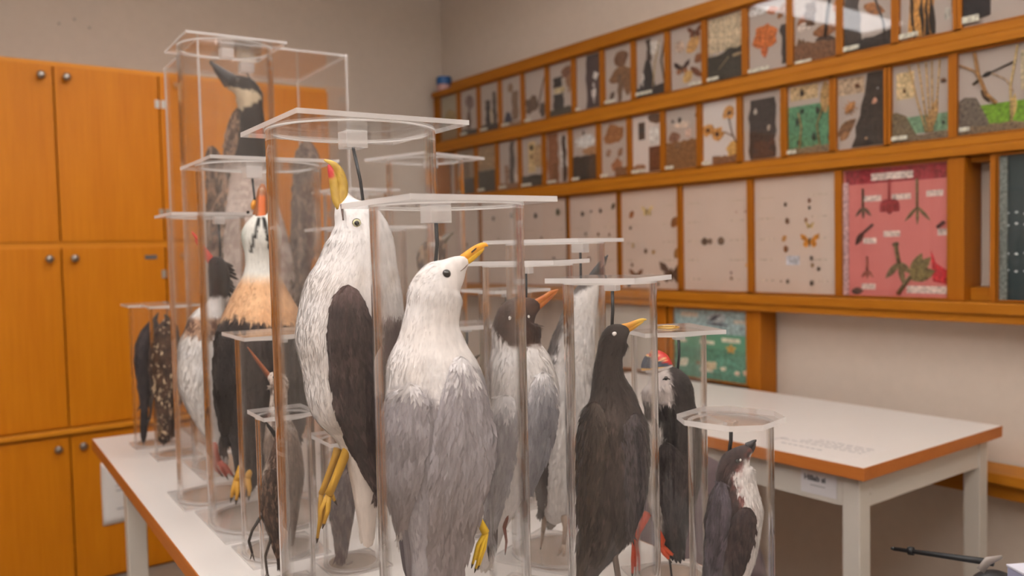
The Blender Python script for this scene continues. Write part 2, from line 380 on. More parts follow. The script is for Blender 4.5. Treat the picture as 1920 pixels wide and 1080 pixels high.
# ------------------------------------------------------------------ acrylic cases
TL_ROT = tl_ang
CASES = {}
def case(key, px, d, r, h, label, lid=None, base=None, rot=0.0, octagon=False, lid_t=.006, wall=.0035, block=None, rod=None, blk=None, box=False, ringcol='base_tint', lower_rod=None):
    c = spot(px, d); fr = Frame(c)
    e = empty('display_tube' if not box else 'display_case', (c[0], c[1], TZ), TL_ROT + rot)
    tag(e, label, 'display tube' if not box else 'display case', 'clear acrylic cases on the bird table')
    lid = lid or r * 1.22; base = base or r * 1.08
    def plate(hh, z0, z1, name, oct_=False):
        m = MB()
        if oct_:
            k = hh * .52; m.prism([(-k, -hh), (k, -hh), (hh, -k), (hh, k), (k, hh), (-k, hh), (-hh, k), (-hh, -k)], z0, z1, 0, 1)
        else: m.box(-hh, hh, -hh, hh, z0, z1, 0, 1)
        return m.build(name, ['acrylic', 'frosted_edge'], e)
    bt = .004
    plate(base, 0.0004, bt, 'base_plate')
    if box:
        m = MB()
        m.box(-r, r, -r, -r + wall, bt, h).box(-r, r, r - wall, r, bt, h).box(-r, -r + wall, -r + wall, r - wall, bt, h).box(r - wall, r, -r + wall, r - wall, bt, h)
        m.build('side_panels', 'acrylic', e)
        s = MB()
        for (x, y) in ((-r, -r), (r, -r), (-r, r), (r, r)): s.box(x - .0022, x + .0022, y - .0022, y + .0022, bt, h)
        s.build('glued_edges', 'frosted_edge', e)
    else:
        m = MB(); m.ring(r - wall, r, bt, h, 72); m.build('tube', 'tube_acrylic', e, smooth=False)
        for f in e.children[-1].data.polygons: f.use_smooth = abs(f.normal.z) < .5
        MB().ring(r - wall - .0004, r + .0004, h - .0022, h - .0002, 64).build('glue_ring', 'glue_line', e)
        MB().ring(0.0, r - wall - .001, bt + .0002, bt + .0012, 48).build('base_disc', ringcol, e)
        MB().ring(r - .0038 - wall, r + .001, bt, bt + .0022, 64).build('base_ring', 'glue_line', e)
    plate(lid, h, h + lid_t, 'lid', octagon)
    bl = block or max(.010, min(.03, r * .27)); bz = bl * .75
    inv = e.matrix_basis.inverted(); bc = inv @ Vector(fr.pt(blk or (rod[0] if rod else px), 470)); kx, ky = bc.x, bc.y
    if math.hypot(kx, ky) > r * .6: kx *= r * .6 / math.hypot(kx, ky); ky *= r * .6 / math.hypot(bc.x, bc.y)
    MB().box(kx - bl / 2, kx + bl / 2, ky - bl / 2, ky + bl / 2, h - bz, h - .0002).build('hanger_block', 'block_acrylic', e, bevel=.001)
    if rod:
        q = inv @ Vector(fr.pt(*rod)); p0 = Vector((kx, ky, h - bz + .002)); mid = p0.lerp(q, .5) + Vector((.002, 0, 0))
        MB().tube([p0, mid, q], .0022 if r > .04 else .0015, 8).build('hanging_rod', 'rod_metal', e, smooth=True)
    if lower_rod:
        q = inv @ Vector(fr.pt(*lower_rod)); MB().tube([Vector((0, 0, bt)), q], .0018, 8).build('support_rod', 'rod_metal', e, smooth=True)
    CASES[key] = fr
    return e
case('lbb', 668, 1.10, .107, .655, 'large acrylic tube holding the dark-winged gull with red bill spot', lid=.110, base=.11, rod=(684, 402), blk=668, block=.029)
case('gull', 841, .95, .0855, .55, 'acrylic tube holding the grey-backed gull with dark eye, nearest of all', lid=.088, base=.088, rod=(816, 500), blk=819, block=.026)
case('black', 1143, 1.04, .057, .458, 'acrylic tube holding the all-dark bird with yellow bill', lid=.058, rod=(1147, 622), rot=.45)
case('puffin', 1252, 1.26, .055, .372, 'acrylic tube holding the puffin, gold ring on its lid', lid=.062, rod=(1270, 700), rot=-.35, lower_rod=(1251, 1010))
case('auk', 1367, .95, .047, .302, 'short acrylic tube with octagonal lid holding the small black-and-white auk', lid=.0525, octagon=True, rod=(1367, 850), rot=.25)
case('hood', 990, 1.20, .064, .478, 'acrylic tube holding the brown-hooded gull', lid=.068, rod=(985, 585), rot=.55)
case('guil', 1042, 1.38, .080, .508, 'acrylic tube holding the long-billed white-breasted diver', lid=.084, rod=(1088, 560), rot=.45)
case('brown', 803, 1.95, .088, .705, 'tall acrylic tube behind the two big gulls', lid=.096, rod=(812, 452), rot=.3)
case('merg', 391, 1.76, .076, .58, 'acrylic tube holding the red-billed merganser', lid=.084, base=.082, rod=(412, 505))
case('eider', 492, 1.61, .112, .665, 'wide acrylic tube holding the buff-breasted black eider', lid=.115, base=.114, rod=(478, 412))
case('tall', 438, 2.03, .108, .985, 'tall empty-looking acrylic tube before the goose case', lid=.112, base=.111)
case('goose', 490, 2.42, .196, 1.035, 'large square acrylic case holding the black-necked goose', lid=.199, base=.198, box=True, wall=.004, block=.036, rod=(474, 160))
case('dark', 277, 2.26, .05, .372, 'small acrylic tube with slender dark bird near the table corner', lid=.06)
case('speck', 318, 2.13, .05, .376, 'small acrylic tube with speckled brown bird beside the merganser', lid=.06)
case('wader', 509, 1.42, .062, .365, 'acrylic tube holding the pale-necked long-billed wader', lid=.067, base=.065, rod=(522, 712))
case('sandp', 522, 1.26, .04, .262, 'smallest acrylic tube holding the brown sandpiper', lid=.041, rod=(523, 822))
case('grey', 645, 1.35, .045, .205, 'low acrylic tube behind the dark-winged gull\'s yellow legs', lid=.05, lower_rod=(640, 1066))
case('mott', 690, 1.74, .08, .545, 'acrylic tube behind the white breast of the dark-winged gull', lid=.096, base=.083, rod=(692, 480), ringcol='base_tint')
case('small', 947, 1.65, .052, .418, 'acrylic tube behind the brown-hooded gull', lid=.063, rod=(947, 600))
case('back', 672, 2.08, .078, .645, 'acrylic tube between goose case and tall rear tube', lid=.081, rod=(682, 430))
case('mid', 872, 1.50, .045, .365, 'acrylic tube hidden behind the grey-backed gull', lid=.053, rod=(872, 668))
# gold ring lying on the puffin's lid
c = CASES['puffin'].c; m = MB()
pts = [(.016 * math.cos(t), .016 * math.sin(t), .0012) for t in np.linspace(0, 2 * math.pi, 33)]
o = MB().tube(pts, .0012, 6).build('gold_ring', plain('brass', (214, 170, 90), .3, .8) and 'brass', None, smooth=True, loc=(c[0], c[1], TZ + .372 + .006)); tag(o, 'thin gold ring lying on the lid of the puffin tube', 'ring')

# ------------------------------------------------------------------ birds
_NT = np.random.default_rng(3).random((256, 256))
def vn(x, y, s):
    x = np.asarray(x, float) / s + 1000.3; y = np.asarray(y, float) / s + 1000.7
    xi = np.floor(x).astype(int); yi = np.floor(y).astype(int); fx = x - xi; fy = y - yi
    fx = fx * fx * (3 - 2 * fx); fy = fy * fy * (3 - 2 * fy); g = lambda a, b: _NT[a % 256, b % 256]
    return (g(xi, yi) * (1 - fx) + g(xi + 1, yi) * fx) * (1 - fy) + (g(xi, yi + 1) * (1 - fx) + g(xi + 1, yi + 1) * fx) * fy
def sst(a, b, x):
    t = np.clip((np.asarray(x, float) - a) / (b - a), 0, 1); return t * t * (3 - 2 * t)
def cmix(a, b, m):
    a = np.asarray(a, float); b = np.asarray(b, float); m = np.asarray(m, float)[..., None]; return a * (1 - m) + b * m
def flat(c): return lambda X, Y, D, S: np.tile(np.asarray(c, float), (len(X), 1))
def inpoly(X, Y, poly):
    ins = np.zeros(len(X), bool); n = len(poly); j = n - 1
    for i in range(n):
        xi, yi = poly[i]; xj, yj = poly[j]
        c = ((yi > Y) != (yj > Y)) & (X < (xj - xi) * (Y - yi) / (yj - yi + 1e-9) + xi); ins ^= c; j = i
    return ins
def resample(P, m):
    P = np.asarray(P, float); seg = np.linalg.norm(np.diff(P[:, :2], axis=0), axis=1); u = np.concatenate([[0], np.cumsum(seg + 1e-6)])
    t = np.linspace(0, u[-1], m); out = np.zeros((m, P.shape[1]))
    for q, tt in enumerate(t):
        i = min(max(np.searchsorted(u, tt) - 1, 0), len(P) - 2); h = u[i + 1] - u[i]; s = (tt - u[i]) / h
        m0 = (P[min(i + 1, len(P) - 1)] - P[max(i - 1, 0)]) / (u[min(i + 1, len(P) - 1)] - u[max(i - 1, 0)] + 1e-9) * h
        k = i + 1; m1 = (P[min(k + 1, len(P) - 1)] - P[max(k - 1, 0)]) / (u[min(k + 1, len(P) - 1)] - u[max(k - 1, 0)] + 1e-9) * h
        out[q] = (2 * s**3 - 3 * s**2 + 1) * P[i] + (s**3 - 2 * s**2 + s) * m0 + (-2 * s**3 + 3 * s**2) * P[k] + (s**3 - s**2) * m1
    return out
class Bird:
    def __init__(s, key, name, label):
        s.fr = CASES[key]; s.k = s.fr.k; c = s.fr.c
        s.e = empty(name, (c[0], c[1], TZ + .02)); s.off = np.array([c[0], c[1], TZ + .02]); tag(s.e, label, 'stuffed bird', 'stuffed birds in clear tubes')
    def W(s, X, Y, D):
        X = np.asarray(X, float); Y = np.asarray(Y, float); D = np.asarray(D, float)
        d = FW[None] + CR[None] * ((X - 960) / FPX)[:, None] - CV[None] * ((Y - 540) / FPX)[:, None]
        t = (s.fr.c @ s.fr.ey) / (d @ s.fr.ey); p = CAM + d * t[:, None]
        return p + s.fr.ey * (D * s.k)[:, None] - s.off
    def loft(s, spine, dr=.85, n=28, m=70, lump=0.0, dep=None):
        sp = resample([tuple(q[:3]) + ((q[3],) if len(q) > 3 else (0,)) for q in spine], m); sp[:, 2] = np.maximum(sp[:, 2], .5)
        T = np.gradient(sp[:, :2], axis=0)
        for _ in range(3): T[1:-1] = (T[:-2] + 2 * T[1:-1] + T[2:]) / 4
        T /= np.linalg.norm(T, axis=1)[:, None] + 1e-9; Nn = np.stack([-T[:, 1], T[:, 0]], 1)
        th = np.linspace(0, 2 * math.pi, n, endpoint=False)
        R = sp[:, 2][:, None] * np.ones((m, n))
        if lump: R = R * (1 + lump * (vn(np.linspace(0, 120, m)[:, None] + np.zeros((1, n)), np.cos(th)[None] * 9 + 20 + np.zeros((m, 1)), 9.0) - .5))
        X = sp[:, 0][:, None] + R * np.cos(th) * Nn[:, 0][:, None]; Y = sp[:, 1][:, None] + R * np.cos(th) * Nn[:, 1][:, None]
        D = sp[:, 3][:, None] - R * np.sin(th) * dr
        S = np.linspace(0, 1, m)[:, None] * np.ones((1, n))
        f = []
        for i in range(m - 1):
            for k in range(n):
                a = i * n + k; b = i * n + (k + 1) % n; f.append((a, b, b + n, a + n))
        Xf, Yf, Df, Sf = X.ravel(), Y.ravel(), D.ravel(), S.ravel()
        cap0 = len(Xf); e0 = sp[0, :2] - T[0] * sp[0, 2] * .5; e1 = sp[-1, :2] + T[-1] * sp[-1, 2] * .6
        Xf = np.append(Xf, [e0[0], e1[0]]); Yf = np.append(Yf, [e0[1], e1[1]]); Df = np.append(Df, [sp[0, 3], sp[-1, 3]]); Sf = np.append(Sf, [0, 1])
        for k in range(n):
            f.append((cap0, (k + 1) % n, k)); f.append((cap0 + 1, (m - 1) * n + k, (m - 1) * n + (k + 1) % n))
        return dict(X=X, Y=Y, D=D, S=S, sp=sp, T=T, flat=(Xf, Yf, Df, Sf), f=f, n=n, m=m)
    def add(s, name, L, colfn, mat='plumage', parent=None, label=None):
        Xf, Yf, Df, Sf = L['flat']; c = lin(np.clip(colfn(Xf, Yf, Df, Sf), 0, 255))
        o = link(name, mesh(name, s.W(Xf, Yf, Df), L['f'], mat, True, c), parent or s.e)
        if label: o['label'] = label
        return o
    def cards(s, name, P, T, N, Ln, Wd, C, parent=None, lift=.12, nj=.3):
        """many little overlapping feathers as one part; arrays in drawing units"""
        n = len(P); S = np.cross(N, T); S /= np.linalg.norm(S, axis=1)[:, None] + 1e-9
        lf = (lift * (0.4 + rng.random(n)) * Ln)[:, None]; j = (rng.random(n) - .5)[:, None] * .5
        T = T + S * j; Ln = Ln[:, None]; Wd = Wd[:, None]
        V = np.stack([P - T * Ln * .25 - N * .8, P + T * Ln * .35 - S * Wd + N * lf * .35, P + T * Ln + N * lf, P + T * Ln * .35 + S * Wd + N * lf * .35], 1).reshape(-1, 3)
        f = np.arange(4 * n).reshape(n, 4)
        c = lin(np.clip(np.repeat(C, 4, 0), 0, 255))
        o = link(name, mesh(name, s.W(V[:, 0], V[:, 1], V[:, 2]), f.tolist(), 'plumage', True, c), parent or s.e); o['kind'] = 'stuff'
        q = N + T * (rng.random((n, 1)) - .5) * nj + S * (rng.random((n, 1)) - .5) * nj; q = np.repeat(q, 4, 0)
        w = q[:, :1] * s.fr.ex[None] - q[:, 1:2] * UP[None] + q[:, 2:3] * s.fr.ey[None]; w /= np.linalg.norm(w, axis=1)[:, None] + 1e-9
        o.data.normals_split_custom_set_from_vertices([tuple(v) for v in w])
        return o
    def feather_loft(s, L, colfn, num, Ln, Wd, jit=.05, s0=.04, s1=.98, parent=None, lift=.12, nj=.3):
        w = L['sp'][:, 2].copy(); S = L['S'][:, 0]; w[(S < s0) | (S > s1)] = 0; w /= w.sum()
        i = rng.choice(L['m'], num, p=w); th = rng.integers(0, L['n'], num); i2 = np.minimum(i + 1, L['m'] - 1); i1 = np.maximum(i - 1, 0)
        G = np.stack([L['X'], L['Y'], L['D']], 2); P = G[i, th] + (G[i2, th] - G[i, th]) * rng.random((num, 1)) + (G[i, (th + 1) % L['n']] - G[i, th]) * rng.random((num, 1))
        T = G[i2, th] - G[i1, th]; T /= np.linalg.norm(T, axis=1)[:, None] + 1e-9
        cen = np.stack([L['sp'][i, 0], L['sp'][i, 1], L['sp'][i, 3]], 1); N = G[i, th] - cen; N -= T * (N * T).sum(1)[:, None]; N /= np.linalg.norm(N, axis=1)[:, None] + 1e-9
        sc = np.clip(L['sp'][i, 2] / L['sp'][:, 2].max(), .25, 1) ** .6
        C = colfn(P[:, 0], P[:, 1], P[:, 2], S[i]) * (1 + (rng.random((num, 1)) - .5) * 2 * jit)
        return s.cards('feathers', P, T, N, Ln * sc * (.7 + .6 * rng.random(num)), Wd * sc * (.7 + .6 * rng.random(num)), C, parent, lift, nj)
    def body(s, spine, colfn, dr=.85, num=3000, Ln=14, Wd=3.4, jit=.05, lump=.05, lift=.12, name='body', nj=.3):
        s.L = s.loft(spine, dr, n=44, m=120, lump=lump); s.b = s.add(name, s.L, colfn); s.feather_loft(s.L, colfn, int(num), Ln, Wd, jit, lift=lift, nj=nj); return s
    def front(s, X, Y):
        Gx, Gy, Gd = s.L['X'].ravel(), s.L['Y'].ravel(), s.L['D'].ravel(); mk = Gd <= s.L['sp'][:, 3].min() + .5
        Gx, Gy, Gd = Gx[mk], Gy[mk], Gd[mk]; out = np.zeros(len(X))
        for q in range(len(X)):
            d2 = (Gx - X[q]) ** 2 + (Gy - Y[q]) ** 2; k = np.argpartition(d2, 6)[:6]; w = 1 / (d2[k] + 4); out[q] = (Gd[k] * w).sum() / w.sum()
        return out
    def wing(s, rows, colfn, lift=3.0, dome=5.0, num=500, Ln=26, Wd=5, jit=.09, label=None, nr=60, nc=14, back=False, flight=()):
        y0, a0, b0 = rows[0]; c0 = (a0 + b0) / 2; h0 = (b0 - a0) / 2; y9, a9, b9 = rows[-1]; c9 = (a9 + b9) / 2; h9 = (b9 - a9) / 2
        rows = [(y0 - h0 * .42, c0 - h0 * .2, c0 + h0 * .2), (y0 - h0 * .3, c0 - h0 * .66, c0 + h0 * .66)] + list(rows) + [(y9 + h9 * 1.2, c9 - h9 * .3, c9 + h9 * .3)]
        r = resample([(0, q[0], q[1], q[2]) for q in rows], nr)
        Y = r[:, 1][:, None] * np.ones((1, nc)); u = np.linspace(0, 1, nc)[None]
        X = r[:, 2][:, None] * (1 - u) + r[:, 3][:, None] * u
        prof = np.sqrt(np.clip(1 - (2 * u - 1) ** 2, 0, 1)) * np.sqrt(np.clip(np.minimum(np.linspace(0, 1, nr) / .12, 1), 0.05, 1))[:, None]
        F = s.front(X.ravel(), Y.ravel()).reshape(nr, nc)
        for _ in range(2): F[1:-1] = (F[:-2] + 2 * F[1:-1] + F[2:]) / 4
        if back: F = -F; D = F + lift + dome * prof; Db = F - 2
        else: D = F - lift - dome * prof; Db = F + 3
        Xa = np.concatenate([X.ravel(), X.ravel()]); Ya = np.concatenate([Y.ravel(), Y.ravel()]); Da = np.concatenate([D.ravel(), Db.ravel()]); o = nr * nc; f = []
        for i in range(nr - 1):
            for j in range(nc - 1):
                a = i * nc + j; f.append((a, a + 1, a + nc + 1, a + nc)); f.append((o + a, o + a + nc, o + a + nc + 1, o + a + 1))
        for i in range(nr - 1):
            for j in (0, nc - 1): a = i * nc + j; f.append((a, a + nc, o + a + nc, o + a))
        for j in range(nc - 1):
            for i in (0, nr - 1): a = i * nc + j; f.append((a, a + 1, o + a + 1, o + a))
        Sa = (Ya - Ya.min()) / (Ya.max() - Ya.min()); c = lin(np.clip(colfn(Xa, Ya, Da, Sa), 0, 255))
        w = link('wing', mesh('wing', s.W(Xa, Ya, Da), f, 'plumage', True, c), s.e)
        if label: w['label'] = label
        if num:
            ii = rng.integers(0, nr - 1, num); jj = rng.integers(0, nc - 1, num); G = np.stack([X, Y, D], 2)
            P = G[ii, jj] + (G[ii + 1, jj] - G[ii, jj]) * rng.random((num, 1)) + (G[ii, jj + 1] - G[ii, jj]) * rng.random((num, 1))
            T = G[ii + 1, jj] - G[ii, jj]; T /= np.linalg.norm(T, axis=1)[:, None] + 1e-9
            N = np.zeros_like(T); N[:, 2] = 1 if back else -1; N[:, 0] = (jj / nc - .5) * .8; N -= T * (N * T).sum(1)[:, None]; N /= np.linalg.norm(N, axis=1)[:, None]
            sc = .55 + .9 * ii / nr
            C = colfn(P[:, 0], P[:, 1], P[:, 2], ii / nr) * (1 + (rng.random((num, 1)) - .5) * 2 * jit)
            s.cards('feathers', P, T, N, Ln * sc, Wd * np.minimum(sc, 1.1), C, w, .05)
        for (x0, y0, x1, y1, wd, col) in flight: s.quill(x0, y0, x1, y1, wd, col, w, 'flight_feather')
        return w
    def quill(s, x0, y0, x1, y1, wd, col, parent=None, name='tail_feather', dep=None, bow=2.0):
        m = 9; t = np.linspace(0, 1, m); X = x0 + (x1 - x0) * t; Y = y0 + (y1 - y0) * t; d0 = s.front(np.array([x0]), np.array([y0]))[0] - 3 if dep is None else dep
        D = d0 * (1 - t) + (d0 * .4) * t; L = math.hypot(x1 - x0, y1 - y0); nx, ny = -(y1 - y0) / L, (x1 - x0) / L
        w = wd * np.sqrt(np.clip(np.sin(np.pi * np.clip(t * .72 + .22, 0, 1)), 0, 1)); w[-1] = wd * .15
        V = []; f = []
        for i in range(m):
            for q, b in ((-1, 0), (0, -bow), (1, 0)): V.append((X[i] + nx * w[i] * q, Y[i] + ny * w[i] * q, D[i] + b))
            for q, b in ((1, 1.6), (0, 1.6 - bow), (-1, 1.6)): V.append((X[i] + nx * w[i] * q, Y[i] + ny * w[i] * q, D[i] + b))
        for i in range(m - 1):
            for k in range(6): a = 6 * i + k; b = 6 * i + (k + 1) % 6; f.append((a, b, b + 6, a + 6))
        f.append(tuple(range(6))); f.append(tuple(6 * (m - 1) + k for k in reversed(range(6))))
        V = np.array(V); c = np.tile(lin(col), (len(V), 1)) * (0.9 + .2 * rng.random())
        return link(name, mesh(name, s.W(V[:, 0], V[:, 1], V[:, 2]), f, 'plumage', False, c), parent or s.e)
    def tail(s, x0, y0, x1, y1, n, spread, wd, col, name='tail_feather'):
        for i in range(n):
            q = (i / (n - 1) - .5) if n > 1 else 0
            s.quill(x0 + q * wd * 1.2, y0, x1 + q * spread, y1 - abs(q) * 14, wd, col, None, name, dep=-4 + 3 * (i % 2) - 2 * q)
    def bill(s, up, low, cu, cl, dr=.55, label=None):
        for nm, sp, cf in (('upper_bill', up, cu), ('lower_bill', low, cl)):
            if sp: s.add(nm, s.loft(sp, dr, n=14, m=26), cf if callable(cf) else flat(cf), 'horn', label=label)
    def eye(s, x, y, r, mat='eye_dark', iris=None, sink=.35):
        d = s.front(np.array([x]), np.array([y]))[0]; c = s.W([x], [y], [d + r * sink])[0]
        a = MB().ball(c, r * s.k, 14).build('eye', iris or mat, s.e, smooth=True)
        if iris:
            c2 = s.W([x], [y], [d + r * sink - r * .55])[0]; MB().ball(c2, r * .62 * s.k, 12).build('pupil', 'eye_dark', a, smooth=True)
        return a
    def lump(s, name, x, y, r, mat, sc=(1, .5, 1)):
        d = s.front(np.array([x]), np.array([y]))[0]; c = s.W([x], [y], [d])[0]; return MB().ball(c, r * s.k, 12, sc=sc).build(name, mat, s.e, smooth=True)
    def leg(s, pts, rad, toes=(), col=(200, 150, 40), trad=3.0, web=None, claw=(60, 45, 30)):
        pts = [(p[0], p[1], p[2] if len(p) > 2 else 0) for p in pts]; a = np.array(pts, float)
        w = s.W(a[:, 0], a[:, 1], a[:, 2]); lg = MB().tube(w, [q * s.k for q in rad], 10).build('leg', 'scaly_skin', s.e, True, col)
        if toes:
            m = MB()
            for t in toes:
                b = np.array([(p[0], p[1], p[2] if len(p) > 2 else pts[-1][2]) for p in t], float); q = len(b)
                m.tube(s.W(b[:, 0], b[:, 1], b[:, 2]), [trad * s.k * (1 - .55 * i / (q - 1)) for i in range(q)], 8)
            if web:
                for tri in web:
                    i0 = len(m.v); b = np.array([(p[0], p[1], p[2] if len(p) > 2 else pts[-1][2]) for p in tri], float)
                    for dd in (-.8, .8): m.v += [tuple(p) for p in s.W(b[:, 0], b[:, 1], b[:, 2] + dd)]
                    n = len(b); m.f += [list(range(i0, i0 + n)), list(range(i0 + 2 * n - 1, i0 + n - 1, -1))] + [[i0 + i, i0 + (i + 1) % n, i0 + n + (i + 1) % n, i0 + n + i] for i in range(n)]; m.mi += [0] * (n + 2)
            ft = m.build('foot', 'scaly_skin', lg, True, col)
            for t in toes:
                b = np.array([(p[0], p[1], p[2] if len(p) > 2 else pts[-1][2]) for p in t[-2:]], float); d = b[1] - b[0]; d /= np.linalg.norm(d) + 1e-9; q = np.stack([b[1] - d, b[1] + d * trad * 1.6])
                MB().tube(s.W(q[:, 0], q[:, 1], q[:, 2]), [trad * .5 * s.k, trad * .1 * s.k], 6).build('claw', 'scaly_skin', ft, True, claw)
        return lg

WHITE = (237, 231, 229)
# -- gull with dark wings (large, behind its tube's left wall)
def c_lbb(X, Y, D, S):
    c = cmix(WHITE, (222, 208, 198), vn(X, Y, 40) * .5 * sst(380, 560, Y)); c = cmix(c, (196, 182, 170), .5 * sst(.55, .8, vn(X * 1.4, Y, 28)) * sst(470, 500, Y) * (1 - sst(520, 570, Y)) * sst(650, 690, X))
    c = cmix(c, (92, 72, 70), sst(712, 726, X + 12 * vn(X, Y, 9)) * sst(585, 612, Y + 14 * vn(X, Y, 8)) * (1 - sst(850, 880, Y)))
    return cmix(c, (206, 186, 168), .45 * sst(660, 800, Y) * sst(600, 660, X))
B = Bird('lbb', 'black_backed_gull', 'large white gull with dark brown wings and red spot on yellow bill')
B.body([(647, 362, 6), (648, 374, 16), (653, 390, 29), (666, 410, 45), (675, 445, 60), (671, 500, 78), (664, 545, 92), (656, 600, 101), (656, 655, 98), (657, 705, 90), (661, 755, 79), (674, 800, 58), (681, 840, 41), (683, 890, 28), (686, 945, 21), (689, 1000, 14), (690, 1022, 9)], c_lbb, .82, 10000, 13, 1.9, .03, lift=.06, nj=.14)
def c_bill1(X, Y, D, S):
    c = cmix((196, 160, 62), (168, 128, 40), vn(X * 3, Y, 9)); return cmix(c, (214, 178, 84), sst(.72, .95, S))
B.bill([(643, 386, 6, -12), (643, 370, 8.5, -7), (643, 352, 10, -2), (640, 334, 9.6), (633, 317, 8), (622, 306, 5), (608, 300, 1.8)], [(636, 392, 5, -12), (632, 376, 9, -7), (628, 352, 9.4, -2), (624, 331, 8.6), (619, 316, 5.6), (616, 309, 2)], c_bill1, lambda X, Y, D, S: cmix(c_bill1(X, Y, D, S), (190, 38, 40), (1 - sst(330, 338, Y)) * (1 - sst(624, 628, X))), .7)
B.add('gape', B.loft([(640, 384, 2.4, -16), (642, 397, 2, -28), (644, 414, 1.4, -37)], 1, n=8, m=10), flat((86, 56, 44)), 'horn')
B.eye(669, 420, 9.4, sink=.55); B.eye(669, 420, 8, iris='eye_pale', sink=.2)
c_dw = lambda X, Y, D, S: cmix(cmix((56, 46, 45), (90, 76, 72), vn(X * 2, Y * .6, 14)), (120, 96, 92), .6 * (1 - sst(540, 575, Y)))
B.wing([(538, 639, 668), (548, 630, 676), (567, 622, 686), (598, 617, 697), (622, 617, 706), (671, 618, 722), (729, 625, 730), (777, 636, 732), (810, 647, 730), (844, 664, 727), (878, 683, 722), (905, 698, 717)], c_dw, 4, 9, 1500, 24, 4, .14, 'dark brown folded wing', flight=[(700, 870, 706, 930, 5, (38, 32, 32)), (706, 865, 712, 945, 5, (34, 30, 30)), (712, 860, 718, 955, 5, (36, 32, 32))])
B.wing([(600, 700, 745), (680, 690, 752), (760, 690, 745), (850, 690, 725)], c_dw, 2, 4, 400, 24, 5, .12, back=True)
B.tail(688, 930, 688, 1026, 5, 22, 7, (226, 214, 204))
YEL = (196, 148, 44)
B.leg([(650, 822, -14), (652, 838, -16), (628, 897, -18), (617, 922, -18)], [12, 9.5, 7.5, 8], [[(617, 922, -18), (603, 950, -20), (596, 1003, -18)], [(617, 922, -18), (610, 955, -14), (600, 985, -12)], [(617, 922, -18), (616, 950, -24), (608, 975, -24)], [(620, 920, -16), (628, 935, -14)]], YEL, 6, web=[[(617, 922, -18), (603, 950, -19), (599, 985, -18), (604, 975, -16), (612, 950, -17)]])
B.leg([(634, 845, 14), (628, 862, 14), (608, 915, 14), (602, 930, 12)], [9, 7, 6, 6], [[(602, 930, 12), (599, 960, 10), (598, 990, 10)]], (176, 130, 40), 5)

# -- grey-backed gull, back turned
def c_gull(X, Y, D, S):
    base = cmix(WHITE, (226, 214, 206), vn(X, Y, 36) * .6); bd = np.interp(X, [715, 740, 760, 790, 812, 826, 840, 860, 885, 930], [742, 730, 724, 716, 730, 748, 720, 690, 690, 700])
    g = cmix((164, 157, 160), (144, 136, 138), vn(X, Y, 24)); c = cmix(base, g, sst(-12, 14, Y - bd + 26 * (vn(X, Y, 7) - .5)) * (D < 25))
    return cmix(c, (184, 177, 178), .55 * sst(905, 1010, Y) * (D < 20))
B = Bird('gull', 'grey_backed_gull', 'white-headed gull with grey back and yellow bill, seen from behind')
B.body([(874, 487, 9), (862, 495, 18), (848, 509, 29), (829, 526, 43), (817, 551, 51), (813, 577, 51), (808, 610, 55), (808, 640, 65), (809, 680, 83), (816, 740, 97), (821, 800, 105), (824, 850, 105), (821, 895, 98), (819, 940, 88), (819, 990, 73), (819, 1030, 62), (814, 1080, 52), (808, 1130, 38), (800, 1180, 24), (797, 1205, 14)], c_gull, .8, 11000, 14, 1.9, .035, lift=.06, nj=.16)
c_b2 = lambda X, Y, D, S: cmix((232, 170, 24), (206, 160, 20), vn(X, Y * 2, 8))
B.bill([(868, 485, 8.5), (880, 476, 8), (891, 468, 7.4), (902, 461.5, 6), (910, 459, 4), (914.5, 461.5, 1.3)], [(873, 492, 6), (882, 486, 6.2), (892, 478, 5.6), (900, 472, 4.2), (907, 466, 2)], lambda X, Y, D, S: cmix((236, 150, 20), (236, 176, 40), vn(X, Y, 6)), c_b2, .55)
B.add('nostril', B.loft([(884, 473, 1.3, -6), (890, 468, 1.6, -6), (893, 465, .9, -5)], 1, n=8, m=8), flat((50, 36, 20)), 'horn')
B.add('gape', B.loft([(877, 494, 1.2, -3), (871, 502, 1, -10), (863, 508, .7, -16)], 1, n=8, m=10), flat((120, 96, 84)), 'horn')
B.eye(837, 513, 8.6)
c_gw = lambda X, Y, D, S: cmix(cmix(cmix((168, 161, 164), (146, 138, 140), vn(X * 1.6, Y * .7, 18)), (132, 118, 114), .55 * sst(820, 960, Y)), WHITE, .8 * (1 - sst(.0, .13, S + .12 * (vn(X, Y, 8) - .5))))  # lower wing darkened: shade painted into the colour along with browner plumage
B.wing([(666, 854, 872), (680, 845, 884), (700, 837, 896), (738, 826, 911), (780, 818, 922), (820, 812, 927), (860, 808, 927), (900, 806, 917), (950, 806, 902), (1000, 806, 886), (1050, 808, 872), (1110, 806, 850)], c_gw, 3, 8, 1300, 30, 5, .05, 'pale grey folded wing', flight=[(860, 1010, 845, 1120, 7, (58, 52, 58)), (868, 1000, 856, 1105, 6, (66, 58, 64)), (850, 1030, 832, 1150, 7, (50, 46, 50))])
B.wing([(716, 758, 788), (735, 728, 803), (770, 719, 806), (820, 717, 802), (870, 720, 792), (915, 726, 778), (955, 737, 766), (990, 747, 758)], lambda X, Y, D, S: cmix(c_gw(X, Y, D, S), (232, 226, 222), .8 * sst(950, 985, Y)), 3, 6, 900, 28, 5, .05, 'pale grey folded wing', flight=[(752, 965, 762, 1075, 6, (92, 84, 88)), (760, 960, 772, 1110, 6, (120, 112, 114))])
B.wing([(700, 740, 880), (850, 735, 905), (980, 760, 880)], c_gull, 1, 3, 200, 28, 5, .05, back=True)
B.tail(806, 1100, 800, 1220, 7, 44, 10, (206, 198, 194))
